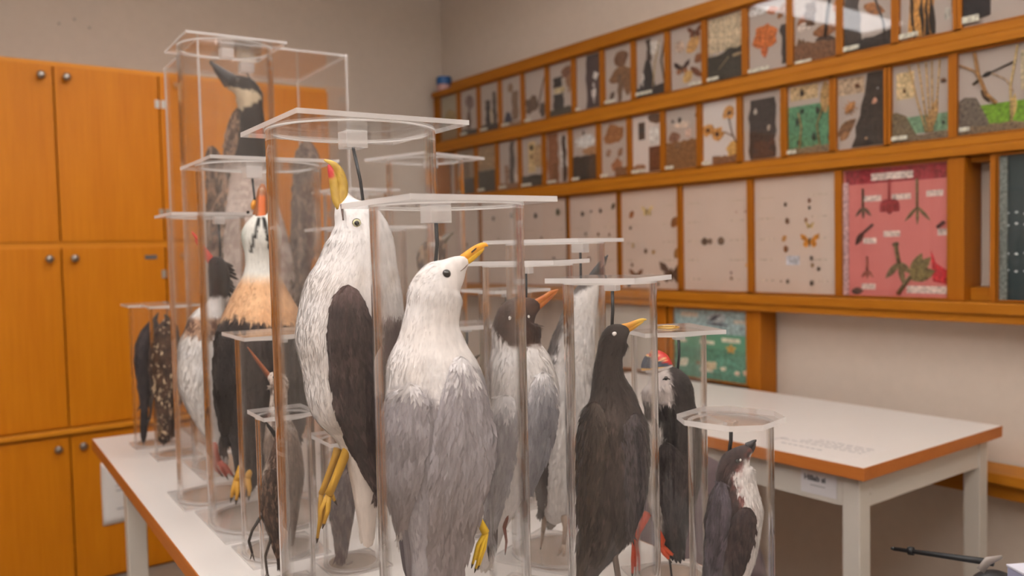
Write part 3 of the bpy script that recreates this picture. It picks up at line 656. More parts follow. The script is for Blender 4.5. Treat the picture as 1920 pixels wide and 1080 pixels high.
B.leg([(886, 966, 6), (899, 978, 4), (911, 1000, 2)], [8, 7, 8], [[(911, 1000, 2), (903, 1030, 0), (892, 1066, 0)], [(911, 1000, 2), (896, 1020, -4), (886, 1056, -4)], [(911, 1000, 2), (908, 1030, 5), (898, 1062, 5)]], (214, 172, 14), 5.5, web=[[(909, 1002, 2), (896, 1018, -3), (889, 1046, -3), (894, 1052, 1), (900, 1050, 3), (906, 1024, 3)]])

# -- all-dark bird with yellow bill
c_bk = lambda X, Y, D, S: cmix(cmix((52, 44, 40), (84, 72, 66), vn(X * 1.5, Y * .7, 13) * sst(700, 800, Y)), (66, 60, 64), .6 * sst(1150, 1200, X) * sst(740, 800, Y))
B = Bird('black', 'dark_yellow_billed_bird', 'all dark brown-black bird with yellow bill and white cotton eye')
B.body([(1177, 616, 8), (1168, 621, 16), (1157, 629, 25), (1149, 648, 27), (1143, 668, 24.5), (1141, 707, 31), (1149, 752, 46), (1148, 788, 63), (1150, 841, 69), (1148, 890, 68), (1144, 946, 62), (1136, 992, 51), (1124, 1024, 38), (1107, 1060, 24), (1092, 1100, 14), (1084, 1125, 8)], c_bk, .78, 4200, 17, 2.2, .16, lift=.16)
c_b3 = lambda X, Y, D, S: cmix((206, 140, 40), (222, 180, 70), sst(1180, 1208, X))
B.bill([(1168, 615, 8), (1180, 611, 6.5), (1192, 605, 5), (1204, 600, 3.4), (1212, 599, 1.2)], [(1172, 620, 6), (1184, 615, 5), (1196, 608, 3.6), (1206, 603, 1.4)], c_b3, c_b3, .7)
B.lump('cotton_eye', 1152, 624, 5, 'cotton', (1.1, .6, .8))
B.wing([(752, 1108, 1126), (790, 1090, 1142), (850, 1083, 1138), (920, 1083, 1125), (990, 1086, 1112), (1050, 1086, 1100)], lambda X, Y, D, S: cmix((58, 49, 43), (82, 70, 62), vn(X * 2, Y * .5, 10)), .5, 3, 700, 26, 3.4, .16)
B.wing([(772, 1180, 1196), (800, 1165, 1212), (860, 1168, 1217), (930, 1172, 1205), (985, 1176, 1188)], lambda X, Y, D, S: cmix((72, 66, 68), (92, 84, 82), vn(X * 2, Y * .5, 10)), .4, 2, 500, 24, 3.2, .16)
B.tail(1106, 1040, 1086, 1150, 5, 26, 8, (50, 42, 38))
B.leg([(1158, 1008, -8), (1153, 1040, -10), (1160, 1085, -10), (1158, 1130, -10)], [8, 6, 6, 6], [[(1158, 1130, -10), (1150, 1150, -10), (1148, 1172, -10)], [(1158, 1130, -10), (1162, 1152, -14), (1164, 1178, -14)], [(1158, 1130, -10), (1170, 1148, -8), (1176, 1168, -8)]], (88, 72, 62), 4)

# -- puffin
def c_puf(X, Y, D, S):
    c = cmix((40, 36, 35), (62, 54, 52), vn(X * 2, Y, 12)); crown = sst(1254, 1262, X + 5 * vn(X, Y, 5) - .12 * (Y - 690))
    face = cmix((214, 202, 196), (186, 172, 166), vn(X, Y, 16)); c = cmix(c, face, (1 - crown) * (1 - sst(748, 758, Y + 5 * vn(X, Y, 6))))
    return cmix(c, (226, 216, 208), (1 - sst(1238, 1252, X + 6 * vn(X, Y, 7))) * sst(778, 792, Y) * (1 - sst(985, 1000, Y)))
B = Bird('puffin', 'puffin', 'puffin with white face and red striped bill')
B.body([(1238, 700, 26), (1243, 709, 36), (1248, 724, 46), (1255, 757, 48), (1260, 800, 54), (1262, 850, 56), (1261, 900, 52), (1259, 950, 43), (1262, 990, 30), (1268, 1025, 17), (1272, 1048, 8)], c_puf, .8, 3200, 13, 2.2, .08)
def c_pb(X, Y, D, S):
    v = np.degrees(np.arctan2(684 - Y, np.maximum(1264 - X, 1))); c = np.tile(np.array((198, 42, 34.)), (len(X), 1)); CRM = (228, 184, 130)
    for (lo, hi) in ((34, 37), (27, 30)): c = cmix(c, CRM, ((v > lo) & (v < hi)) * 1.)
    c = cmix(c, CRM, ((v > 18) & (v <= 21)) * 1.); c = cmix(c, (70, 78, 92), ((v > -6) & (v <= 18)) * 1.); c = cmix(c, (224, 172, 100), ((v > -10) & (v <= -6)) * 1.); return cmix(c, (206, 194, 188), (v <= -10) * 1.)
B.bill([(1236, 694, 27), (1234, 684, 26), (1231, 674, 22), (1227, 666, 15), (1222, 659, 5)], [(1212, 694, 10), (1210, 684, 8), (1212, 672, 5), (1215, 664, 2)], c_pb, c_pb, .6, label='red, cream and slate striped bill')
B.eye(1249, 706, 4.5); B.add('eye_line', B.loft([(1243, 706, 1.2, -37), (1249, 703, 1.5, -38), (1256, 706, 1.1, -35)], 1, n=8, m=10), flat((60, 52, 50)), 'horn')
B.wing([(825, 1240, 1262), (845, 1234, 1280), (880, 1234, 1290), (920, 1238, 1288), (955, 1246, 1282), (970, 1254, 1272)], lambda X, Y, D, S: cmix((46, 40, 40), (78, 68, 66), vn(X * 2, Y, 9)), 2, 5, 500, 22, 3.6, .15, flight=[(1250, 930, 1268, 1040, 6, (60, 52, 50)), (1258, 930, 1276, 1050, 6, (52, 46, 44)), (1266, 925, 1284, 1030, 6, (44, 40, 40))])
B.tail(1266, 1010, 1272, 1058, 4, 22, 6, (40, 36, 36))
B.leg([(1215, 960, -6), (1196, 995, -8), (1190, 1015, -8)], [8, 6, 6], [[(1190, 1015, -8), (1187, 1045, -8), (1186, 1072, -8)], [(1190, 1015, -8), (1197, 1040, -10), (1199, 1066, -10)]], (206, 74, 40), 5, web=[[(1190, 1015, -8), (1186, 1060, -8), (1198, 1058, -9)]])
B.leg([(1236, 990, -12), (1242, 1008, -14), (1238, 1018, -14)], [7, 6, 7], [[(1238, 1018, -14), (1250, 1026, -14), (1262, 1036, -14)], [(1238, 1018, -14), (1246, 1032, -16), (1254, 1042, -16)]], (212, 78, 36), 6, web=[[(1238, 1018, -14), (1260, 1034, -14), (1252, 1040, -15)]])

# -- little auk
def c_auk(X, Y, D, S):
    c = cmix((50, 42, 42), (78, 62, 60), vn(X * 2, Y, 10)); bl = np.interp(Y, [830, 850, 862, 880, 900, 920, 945, 1000, 1040, 1080, 1200], [1412, 1406, 1398, 1374, 1378, 1388, 1400, 1404, 1396, 1380, 1350])
    wht = sst(-6, 6, X - bl + 12 * (vn(X, Y, 6) - .5)); c = cmix(c, (222, 214, 210), wht * (Y > 846))
    return cmix(c, (120, 72, 66), .75 * sst(.45, .7, vn(X, Y, 8)) * np.exp(-((X - bl) / 12) ** 2) * (Y < 955))
B = Bird('auk', 'little_auk', 'small black-and-white auk with stubby dark bill')
B.body([(1406, 840, 9), (1394, 850, 17), (1382, 866, 29), (1379, 887, 36), (1380, 911, 40), (1378, 940, 50), (1376, 974, 54), (1371, 1017, 51), (1367, 1046, 48), (1358, 1080, 43), (1350, 1120, 34), (1344, 1155, 20), (1341, 1175, 10)], c_auk, .8, 3600, 13, 2.2, .1)
B.bill([(1402, 838, 9), (1409, 833, 7), (1414, 828, 4), (1418, 825, 1.4)], [(1407, 846, 6), (1412, 839, 4.6), (1416, 831, 1.8)], (44, 40, 42), (52, 46, 46), .7)
B.lump('eye_fleck', 1388, 858, 2.6, 'cotton'); B.eye(1382, 860, 4)
B.wing([(944, 1385, 1408), (955, 1374, 1415), (980, 1369, 1417), (1010, 1370, 1412), (1035, 1376, 1402), (1062, 1376, 1390), (1095, 1366, 1376)], lambda X, Y, D, S: cmix((44, 37, 38), (74, 58, 56), vn(X * 2, Y, 9)), 2, 6, 420, 20, 3.4, .14)
B.wing([(900, 1345, 1362), (935, 1332, 1370), (985, 1326, 1366), (1040, 1324, 1356), (1100, 1326, 1348)], lambda X, Y, D, S: cmix((58, 50, 54), (92, 84, 90), vn(X * 2, Y * .6, 10)), 1.5, 4, 500, 22, 3.2, .14)
B.tail(1346, 1130, 1338, 1190, 4, 20, 7, (46, 40, 40))
B.leg([(1372, 1120, -10), (1374, 1145, -10), (1372, 1165, -10)], [7, 5, 5], [[(1372, 1165, -10), (1380, 1185, -12), (1386, 1196, -12)], [(1372, 1165, -10), (1370, 1188, -14), (1372, 1200, -14)]], (70, 64, 66), 3.6)

# -- brown-hooded gull
def c_hood(X, Y, D, S):
    c = cmix(WHITE, (222, 212, 206), vn(X, Y, 30) * .6); bd = np.interp(X, [915, 925, 947, 962, 990, 1016], [606, 612, 637, 648, 647, 645])
    return cmix(c, cmix((62, 44, 38), (90, 66, 54), vn(X, Y, 14)), 1 - sst(-5, 5, Y - bd + 8 * (vn(X, Y, 6) - .5)))
B = Bird('hood', 'brown_hooded_gull', 'white gull with chocolate brown hood and orange bill')
B.body([(1010, 572, 9), (996, 576, 20), (976, 590, 38), (969, 615, 45), (968, 645, 47), (973, 680, 60), (977, 715, 67), (978, 752, 70), (976, 788, 69), (968, 841, 60), (956, 890, 47), (943, 940, 32), (931, 985, 19), (918, 1035, 12), (908, 1065, 6)], c_hood, .8, 4200, 14, 2.4, .05)
c_b6 = lambda X, Y, D, S: cmix((196, 116, 40), (170, 86, 34), vn(X, Y, 6))
B.bill([(1006, 568, 7.5), (1020, 559, 6), (1034, 549, 4.4), (1047, 543, 1.4)], [(1010, 575, 6), (1024, 564, 4.6), (1038, 552, 2.6), (1045, 546, 1)], c_b6, c_b6, .65)
B.lump('cotton_eye', 957, 594, 4, 'cotton'); B.lump('cotton_eye', 991, 592, 3, 'cotton')
c_hg = lambda X, Y, D, S: cmix(cmix((178, 174, 178), (152, 148, 152), vn(X * 2, Y * .7, 14)), WHITE, .85 * (1 - sst(.02, .22, S + .16 * (vn(X, Y, 8) - .5))))
B.wing([(698, 1004, 1030), (730, 994, 1043), (770, 988, 1046), (810, 986, 1040), (850, 986, 1026), (890, 986, 1008), (912, 990, 997)], c_hg, 2, 6, 600, 24, 4, .05)
B.wing([(740, 930, 968), (790, 912, 974), (850, 908, 966), (900, 910, 956), (950, 911, 940), (985, 912, 926)], c_hg, 2, 5, 600, 24, 4, .05, flight=[(920, 950, 918, 1050, 6, (62, 56, 58)), (928, 945, 928, 1040, 6, (74, 66, 66))])
B.tail(920, 1020, 906, 1076, 4, 22, 7, (214, 206, 200))
B.leg([(950, 930, -14), (952, 960, -14), (946, 985, -14)], [7, 4, 4], [[(946, 985, -14), (950, 1010, -16), (948, 1030, -16)]], (130, 60, 40), 3.4)

# -- long-billed white-breasted diver
def c_guil(X, Y, D, S):
    c = cmix(WHITE, (216, 206, 198), vn(X, Y, 30) * .6); bd = np.interp(Y, [500, 530, 548, 580, 620, 660, 690, 760, 860, 980], [1130, 1118, 1082, 1066, 1052, 1040, 1030, 1018, 1010, 1004])
    return cmix(c, cmix((66, 60, 60), (112, 102, 98), vn(X * 2, Y, 9)), 1 - sst(-9, 9, X - bd + 16 * (vn(X, Y, 8) - .5)))
B = Bird('guil', 'long_billed_diver', 'white-breasted grey diver with long dark dagger bill pointing up')
B.body([(1111, 522, 12), (1104, 540, 20), (1091, 575, 29), (1080, 620, 37), (1070, 670, 45), (1062, 730, 52), (1056, 800, 56), (1050, 860, 53), (1045, 910, 45), (1042, 950, 32), (1040, 975, 18)], c_guil, .8, 3600, 14, 2.6, .06, lift=.16)
B.bill([(1110, 522, 9), (1120, 506, 7.5), (1130, 491, 5), (1140, 478, 1.2)], [(1118, 524, 6), (1126, 508, 5), (1133, 494, 3.4), (1138, 484, 1)], (62, 58, 58), (98, 86, 80), .6)
B.wing([(690, 1010, 1030), (760, 1003, 1034), (850, 1002, 1028), (920, 1008, 1022), (950, 1012, 1018)], lambda X, Y, D, S: cmix((70, 62, 60), (104, 94, 90), vn(X * 2, Y, 9)), 2, 4, 300, 22, 4, .12)
B.leg([(1056, 960, -14), (1060, 985, -14), (1057, 1015, -14)], [7, 5, 4.5], [[(1057, 1015, -14), (1050, 1028, -16), (1046, 1036, -16)], [(1057, 1015, -14), (1058, 1028, -18), (1056, 1037, -18)]], (176, 150, 130), 4)
B.leg([(1022, 955, -6), (1020, 980, -6), (1018, 995, -6)], [6, 5, 4], [[(1018, 995, -6), (1016, 1012, -6), (1014, 1024, -6)]], (150, 128, 112), 3.6)
B.tail(1038, 960, 1030, 996, 4, 16, 6, (150, 140, 132))

# -- red-billed merganser
def c_mer(X, Y, D, S):
    c = cmix(WHITE, (214, 204, 194), vn(X, Y, 26) * .6); c = cmix(c, (44, 40, 40), 1 - sst(555, 563, Y + 5 * vn(X, Y, 6)))
    br = sst(590, 600, Y) * (1 - sst(626, 640, Y + 8 * vn(X, Y, 7))); c = cmix(c, cmix((176, 138, 112), (104, 74, 60), sst(.45, .65, vn(X, Y, 5))), br)
    return cmix(c, (70, 62, 60), sst(424, 434, X) * sst(610, 630, Y))
B = Bird('merg', 'merganser', 'white merganser with dark head and thin red bill')
B.body([(395, 487, 8), (404, 495, 17), (411, 515, 20), (411, 545, 18), (405, 572, 18), (397, 592, 30), (391, 610, 40), (388, 641, 50), (386, 680, 54), (386, 718, 52), (391, 753, 45), (400, 790, 32), (408, 820, 21), (414, 850, 13), (418, 872, 7)], c_mer, .85, 2400, 13, 2.6, .06)
B.bill([(398, 489, 7), (386, 472, 5), (373, 452, 3.6), (360, 435, 1.6)], [(394, 492, 5), (381, 474, 3.4), (366, 450, 1.6)], (198, 56, 40), (188, 66, 48), .8, label='thin red bill')
for i in range(9): B.quill(418 + i % 3 * 2, 492 + 6 * i, 438 + 3 * (i % 4), 500 + 8 * i, 3, (42, 38, 40), None, 'crest_feather', dep=-3 + i % 3)
B.eye(406, 492, 2.8, sink=.2)
B.wing([(600, 420, 436), (680, 420, 442), (760, 418, 436), (830, 414, 424)], lambda X, Y, D, S: cmix((60, 54, 52), (96, 84, 78), vn(X * 2, Y, 9)), 1, 3, 150, 20, 4, .1)
B.leg([(404, 826, -10), (404, 845, -12), (410, 862, -12)], [7, 5, 5], [[(410, 862, -12), (416, 876, -12), (424, 890, -12)], [(410, 862, -12), (424, 872, -14), (436, 888, -14)]], (176, 84, 66), 5, web=[[(408, 860, -12), (432, 880, -13), (424, 888, -12)]])
B.leg([(396, 828, -4), (392, 842, -4), (398, 858, -4)], [6, 5, 5], [[(398, 858, -4), (404, 876, -4), (414, 888, -4)]], (164, 78, 60), 5)
B.tail(412, 840, 420, 880, 4, 14, 5, (150, 140, 132))

# -- king eider, breast towards the viewer
def c_eid(X, Y, D, S):
    c = np.tile(np.array((226, 222, 214.)), (len(X), 1)); c = cmix(c, (190, 204, 190), .5 * (1 - sst(452, 466, X)) * (1 - sst(480, 500, Y)))
    for (x0, y0, x1, y1) in ((486, 408, 471, 470), (494, 408, 507, 468)):
        t = np.clip((Y - y0) / (y1 - y0), 0, 1); d = abs(X - (x0 + (x1 - x0) * t)); c = cmix(c, (32, 30, 30), (1 - sst(2.4, 4.6, d + 2 * (vn(X, Y, 4) - .5))) * (Y > 406) * (Y < 472) * (D < 0))
    c = cmix(c, cmix((228, 182, 140), (214, 164, 122), vn(X, Y, 24)), sst(508, 536, Y)); bd = np.interp(X, [395, 418, 450, 470, 520, 560, 590], [616, 596, 592, 600, 606, 604, 610])
    return cmix(c, cmix((34, 29, 28), (56, 46, 44), vn(X * 2, Y, 12)), sst(-7, 7, Y - bd + 16 * (vn(X, Y, 6) - .5)))
B = Bird('eider', 'king_eider', 'eider with orange bill, black throat lines, buff breast and black belly')
B.body([(489, 401, 13), (490, 413, 25), (490, 430, 35), (490, 450, 37), (489, 475, 30), (489, 500, 30), (490, 530, 42), (490, 560, 58), (490, 590, 74), (490, 620, 83), (490, 660, 89), (490, 700, 89), (490, 750, 82), (488, 790, 72), (482, 830, 55), (472, 870, 36), (462, 905, 20), (456, 928, 10)], c_eid, .85, 5200, 13, 2.6, .06)
c_eb = lambda X, Y, D, S: cmix(cmix((150, 92, 56), (214, 104, 40), (D < -3) * (1 - sst(5, 9, abs(X - 491))) * sst(362, 372, Y)), (186, 150, 120), 1 - sst(350, 362, Y))
B.bill([(488, 404, 15), (490, 390, 13), (491, 372, 11), (492, 356, 9), (492, 346, 4)], [(489, 412, 13, -8), (490, 392, 9, -8), (491, 368, 7, -6), (491, 354, 4, -4)], (158, 96, 56), c_eb, .6, label='orange brown bill')
B.add('bill_knob', B.loft([(474, 392, 3), (475, 384, 5), (477, 376, 3)], 1, n=10, m=10), flat((226, 150, 40)), 'horn')
B.eye(465, 398, 3)
c_ew = lambda X, Y, D, S: cmix((30, 26, 26), (54, 46, 44), vn(X * 2, Y, 12))
B.wing([(625, 404, 430), (680, 400, 440), (740, 403, 438), (785, 410, 434), (806, 418, 428)], c_ew, 2, 5, 500, 22, 4, .12)
B.wing([(625, 550, 576), (680, 540, 580), (740, 542, 577), (785, 546, 570), (806, 552, 562)], c_ew, 2, 5, 500, 22, 4, .12)
B.tail(462, 890, 452, 936, 5, 24, 8, (36, 30, 30))
B.leg([(456, 868, -20), (448, 885, -22), (444, 895, -22)], [8, 6, 6], [[(444, 895, -22), (438, 912, -24), (435, 926, -24)], [(444, 895, -22), (446, 914, -26), (444, 930, -26)]], (206, 150, 46), 6)
B.leg([(474, 860, -22), (468, 880, -24), (464, 890, -24)], [8, 6, 6], [[(464, 890, -24), (459, 906, -26), (456, 922, -26)], [(464, 890, -24), (468, 908, -28), (467, 922, -28)]], (200, 146, 48), 6)

# -- black-necked goose
def c_goo(X, Y, D, S):
    c = np.tile(np.array((40, 36, 36.)), (len(X), 1)); ck = inpoly(X + 4 * (vn(X, Y, 4) - .5), Y + 4 * (vn(Y, X, 4) - .5), [(420, 162), (438, 166), (460, 173), (476, 173), (492, 182), (482, 194), (453, 208), (440, 200), (424, 178)])
    c = cmix(c, (212, 190, 160), ck * 1.); c = cmix(c, cmix((216, 198, 188), (190, 168, 158), sst(.4, .6, vn(X * .3, Y, 5))), sst(304, 322, Y + 8 * (vn(X, Y, 6) - .5)))
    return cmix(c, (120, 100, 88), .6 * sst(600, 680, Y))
B = Bird('goose', 'black_necked_goose', 'goose with long black neck, pale cheek and pale breast')
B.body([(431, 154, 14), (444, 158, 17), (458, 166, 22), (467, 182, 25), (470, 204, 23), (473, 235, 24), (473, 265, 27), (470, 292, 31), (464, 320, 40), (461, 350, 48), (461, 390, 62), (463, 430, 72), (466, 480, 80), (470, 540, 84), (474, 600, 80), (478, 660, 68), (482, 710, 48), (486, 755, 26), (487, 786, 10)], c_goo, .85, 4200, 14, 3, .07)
B.bill([(432, 150, 14), (420, 140, 10), (408, 129, 6.5), (394, 116, 3)], [(428, 158, 9), (416, 145, 6), (402, 129, 3)], (44, 40, 40), (54, 48, 46), .7)
B.eye(446, 154, 4)
c_gb = lambda X, Y, D, S: cmix((150, 118, 98), (74, 58, 50), sst(.35, .65, vn(X * 1.5, Y, 6)))
B.wing([(205, 440, 450), (225, 430, 449), (255, 422, 447), (290, 418, 442), (330, 410, 432), (400, 400, 424), (480, 392, 420), (600, 396, 430), (700, 430, 460)], c_gb, 3, 5, 500, 18, 4, .16, 'mottled brown wing')
B.wing([(276, 392, 404), (290, 385, 413), (320, 385, 416), (380, 388, 412), (460, 386, 406)], c_gb, -6, 4, 200, 18, 4, .16, 'mottled brown wing shoulder')
B.wing([(265, 566, 584), (290, 553, 598), (330, 549, 602), (420, 545, 596), (520, 540, 580), (640, 530, 556)], lambda X, Y, D, S: cmix((84, 70, 64), (136, 116, 104), sst(.3, .7, vn(X * 1.5, Y, 6))), -4, 5, 400, 18, 4, .2, 'dark brown wing')
B.tail(486, 740, 489, 797, 5, 26, 9, (50, 44, 42))
B.leg([(470, 720, -20), (466, 750, -20), (464, 772, -20)], [10, 7, 7], [[(464, 772, -20), (458, 784, -24), (452, 792, -24)], [(464, 772, -20), (466, 786, -28), (466, 794, -28)]], (58, 52, 50), 6)

# -- slender dark bird and speckled brown bird in the far tubes
c_dk = lambda X, Y, D, S: cmix((46, 42, 46), (76, 66, 66), vn(X, Y, 9))
B = Bird('dark', 'slender_dark_bird', 'slender dark bird with long straight tail in a far tube')
B.body([(289, 600, 7), (286, 614, 14), (280, 635, 21), (277, 660, 25), (275, 692, 22), (273, 725, 15), (271, 755, 9), (270, 775, 6)], c_dk, .85, 900, 11, 2.4, .12)
B.bill([(290, 600, 5), (294, 592, 3), (297, 586, 1.2)], None, (50, 44, 40), None); B.eye(284, 611, 2.4)
B.wing([(628, 262, 278), (660, 253, 276), (700, 256, 272), (750, 265, 272)], c_dk, 2, 3, 150, 16, 3, .12); B.tail(271, 755, 269, 834, 4, 6, 4.5, (44, 40, 42))
B.leg([(282, 745, -4), (283, 770, -4), (280, 785, -4)], [4, 2.4, 2.4], [[(280, 785, -4), (276, 798, -4)]], (60, 50, 44), 2.2)
c_sp = lambda X, Y, D, S: cmix(cmix((62, 46, 38), (96, 70, 54), vn(X, Y, 9)), (206, 178, 146), sst(.72, .8, vn(X * 1.3, Y, 4.4)) * (D < 0))
B = Bird('speck', 'speckled_brown_bird', 'dark brown bird with pale speckles in a far tube')
B.body([(316, 598, 8), (315, 612, 18), (312, 632, 25), (311, 660, 31), (310, 695, 31), (308, 730, 26), (307, 765, 19), (307, 800, 13), (307, 822, 8)], c_sp, .85, 1300, 11, 2.6, .16)
B.bill([(316, 600, 5), (311, 593, 3.4), (308, 590, 1.2)], None, (70, 56, 40), None); B.eye(310, 610, 3)
B.wing([(640, 322, 338), (690, 324, 343), (750, 320, 338), (800, 316, 328)], c_sp, 2, 3, 150, 16, 3.4, .14); B.tail(307, 790, 307, 836, 5, 20, 5, (56, 42, 36))
B.leg([(302, 775, -8), (302, 795, -8), (301, 806, -8)], [5, 3, 3], [[(301, 806, -8), (296, 820, -8)]], (110, 84, 50), 2.4)

# -- waders
c_wa = lambda X, Y, D, S: cmix(cmix((206, 190, 178), (128, 108, 96), sst(.45, .7, vn(X * 2, Y * .8, 4))), cmix((112, 92, 80), (150, 130, 116), vn(X * 2, Y, 7)), sst(780, 830, Y))
B = Bird('wader', 'long_billed_wader', 'pale-necked streaked wader with long thin reddish bill')
B.body([(504, 706, 7), (513, 709, 14), (522, 718, 18), (523, 738, 16), (522, 760, 17), (523, 785, 22), (526, 815, 31), (531, 855, 36), (534, 900, 35), (537, 950, 25), (541, 995, 14), (544, 1022, 7)], c_wa, .85, 1800, 12, 2.2, .1)
B.bill([(507, 706, 4), (493, 688, 3), (478, 669, 2.4), (464, 651, 1.2)], [(505, 710, 3.2), (489, 688, 2.2), (474, 668, 1.2)], (150, 84, 52), (110, 66, 48), 1); B.eye(514, 706, 2.8)
B.wing([(800, 508, 526), (850, 500, 530), (900, 502, 526), (960, 516, 532), (1010, 534, 542)], lambda X, Y, D, S: cmix((92, 74, 64), (136, 116, 102), vn(X * 2, Y, 6)), 2, 3, 200, 18, 3, .14)
B.leg([(536, 960, -8), (534, 990, -8), (536, 1018, -8)], [4, 2.6, 2.6], [[(536, 1018, -8), (528, 1028, -10)], [(536, 1018, -8), (542, 1030, -10)]], (80, 74, 60), 2.4)
c_sa = lambda X, Y, D, S: cmix(cmix(cmix((104, 82, 70), (62, 46, 40), vn(X * 2, Y, 6)), (196, 180, 168), (1 - sst(500, 512, X + 6 * vn(X, Y, 5))) * (1 - sst(880, 900, Y))), (146, 122, 106), .7 * sst(.72, .82, vn(X * 2, Y * 2, 4.2)))
B = Bird('sandp', 'brown_sandpiper', 'small brown sandpiper with black bill and dangling dark legs')
B.body([(517, 817, 6), (523, 822, 10), (523, 836, 12), (519, 862, 17), (516, 893, 24), (513, 925, 27), (514, 955, 26), (517, 985, 20), (521, 1015, 11), (525, 1038, 5)], c_sa, .85, 1400, 12, 2.4, .16)
B.bill([(518, 817, 4), (511, 807, 3), (503, 797, 2.4), (495, 787, 1.2)], [(516, 820, 3), (508, 808, 2), (500, 797, 1.2)], (36, 32, 32), (40, 36, 34), 1); B.eye(523, 819, 2.6)
B.wing([(880, 498, 520), (920, 488, 524), (960, 491, 526), (1000, 506, 526), (1040, 520, 527)], lambda X, Y, D, S: cmix((60, 46, 40), (108, 86, 72), sst(.4, .7, vn(X * 2, Y, 5))), 2, 4, 260, 18, 3, .18)
B.tail(522, 1010, 527, 1050, 4, 10, 4, (66, 52, 44))
DL = (60, 52, 46)
B.leg([(490, 965, -8), (473, 992, -8), (467, 1012, -8), (473, 1034, -8)], [3.4, 2.4, 2.6, 2.2], [[(473, 1034, -8), (470, 1044, -8)], [(473, 1034, -8), (477, 1046, -10)]], DL, 2)
B.leg([(508, 990, -12), (507, 1010, -12), (497, 1040, -12), (501, 1070, -12)], [3.4, 2.6, 2.8, 2.4], [[(501, 1070, -12), (496, 1080, -14)], [(501, 1070, -12), (506, 1082, -14)]], DL, 2.2)

# -- low grey bird behind the yellow legs
c_gy = lambda X, Y, D, S: cmix((92, 80, 80), (132, 116, 112), vn(X * 2, Y * .7, 9))
B = Bird('grey', 'small_grey_bird', 'small grey-brown bird low behind the dark-winged gull\'s legs')
B.body([(652, 838, 6), (650, 848, 12), (647, 862, 15), (645, 885, 21), (643, 910, 25), (641, 940, 25), (640, 975, 21), (639, 1010, 14), (639, 1045, 8), (639, 1066, 4)], c_gy, .8, 1300, 13, 2.6, .12)
B.bill([(652, 838, 4), (656, 831, 2.6), (659, 826, 1)], None, (50, 44, 42), None); B.eye(648, 847, 2.4)
B.wing([(885, 624, 636), (920, 618, 634), (970, 622, 634), (1030, 632, 638)], c_gy, 2, 3, 200, 20, 3, .14); B.wing([(885, 650, 662), (920, 652, 667), (970, 648, 660), (1030, 642, 647)], c_gy, 2, 3, 200, 20, 3, .14)
B.leg([(648, 980, -6), (652, 1000, -6), (650, 1012, -6)], [3.4, 2.2, 2.2], [[(650, 1012, -6), (652, 1026, -6)]], (80, 70, 64), 2)

# -- mottled brown birds further back
def mottled(a, b, s): return lambda X, Y, D, S: cmix(a, b, sst(.42, .6, vn(X * 1.6, Y * .8, s)))
def back_bird(key, name, label, cx, y0, y1, w, a, b, s, bill=(90, 76, 60), turn=1, barred=None):
    H = y1 - y0; B = Bird(key, name, label); cf = mottled(a, b, s)
    B.body([(cx + turn * w * .35, y0 + H * .02, w * .18), (cx + turn * w * .2, y0 + H * .05, w * .38), (cx, y0 + H * .11, w * .5), (cx, y0 + H * .18, w * .47), (cx, y0 + H * .26, w * .68), (cx, y0 + H * .38, w * .96), (cx, y0 + H * .52, w), (cx, y0 + H * .66, w * .84), (cx, y0 + H * .8, w * .52), (cx, y0 + H * .92, w * .25), (cx, y0 + H, w * .12)], cf, .85, 2000, 13, 3, .14)
    B.bill([(cx + turn * w * .42, y0 + H * .03, w * .16), (cx + turn * w * .62, y0 + H * .005, w * .1), (cx + turn * w * .8, y0 - H * .01, w * .03)], [(cx + turn * w * .4, y0 + H * .045, w * .1), (cx + turn * w * .66, y0 + H * .01, w * .03)], bill, bill, .7)
    B.eye(cx + turn * w * .12, y0 + H * .07, w * .07)
    for q in (-1, 1): B.wing([(y0 + H * .3, *sorted((cx + q * w * .35, cx + q * w * .75))), (y0 + H * .45, *sorted((cx + q * w * .4, cx + q * w * 1.0))), (y0 + H * .65, *sorted((cx + q * w * .35, cx + q * w * .88))), (y0 + H * .86, *sorted((cx + q * w * .12, cx + q * w * .4)))], mottled(tuple(v * .8 for v in a), tuple(v * .85 for v in b), s), 2, 4, 260, 20, 4, .16)
    B.tail(cx, y0 + H * .88, cx, y1 + 14, 5, w * .4, w * .13, tuple(v * .8 for v in a))
    B.leg([(cx - w * .2, y0 + H * .82, -8), (cx - w * .2, y0 + H * .9, -8), (cx - w * .22, y0 + H * .95, -8)], [6, 4, 4], [[(cx - w * .22, y0 + H * .95, -8), (cx - w * .3, y0 + H * 1.0, -10)], [(cx - w * .22, y0 + H * .95, -8), (cx - w * .1, y0 + H * 1.0, -10)]], bill, 4)
back_bird('brown', 'dark_mottled_bird', 'dark brown mottled bird in the tall rear tube', 808, 440, 830, 52, (70, 52, 44), (150, 122, 100), 9)
back_bird('mott', 'buff_mottled_bird', 'buff and brown mottled bird behind the dark-winged gull', 694, 470, 900, 66, (140, 108, 84), (196, 164, 136), 8, turn=-1)
back_bird('back', 'brown_backed_bird', 'dull brown bird in a tube before the goose case', 676, 425, 800, 48, (96, 78, 66), (134, 112, 98), 10)
back_bird('small', 'rusty_mottled_bird', 'small rusty bird behind the brown-hooded gull', 947, 600, 900, 32, (120, 84, 62), (168, 132, 106), 6)
back_bird('mid', 'pale_mottled_bird', 'pale brown bird behind the grey-backed gull\'s shoulder', 874, 668, 940, 32, (142, 118, 100), (180, 158, 140), 6)

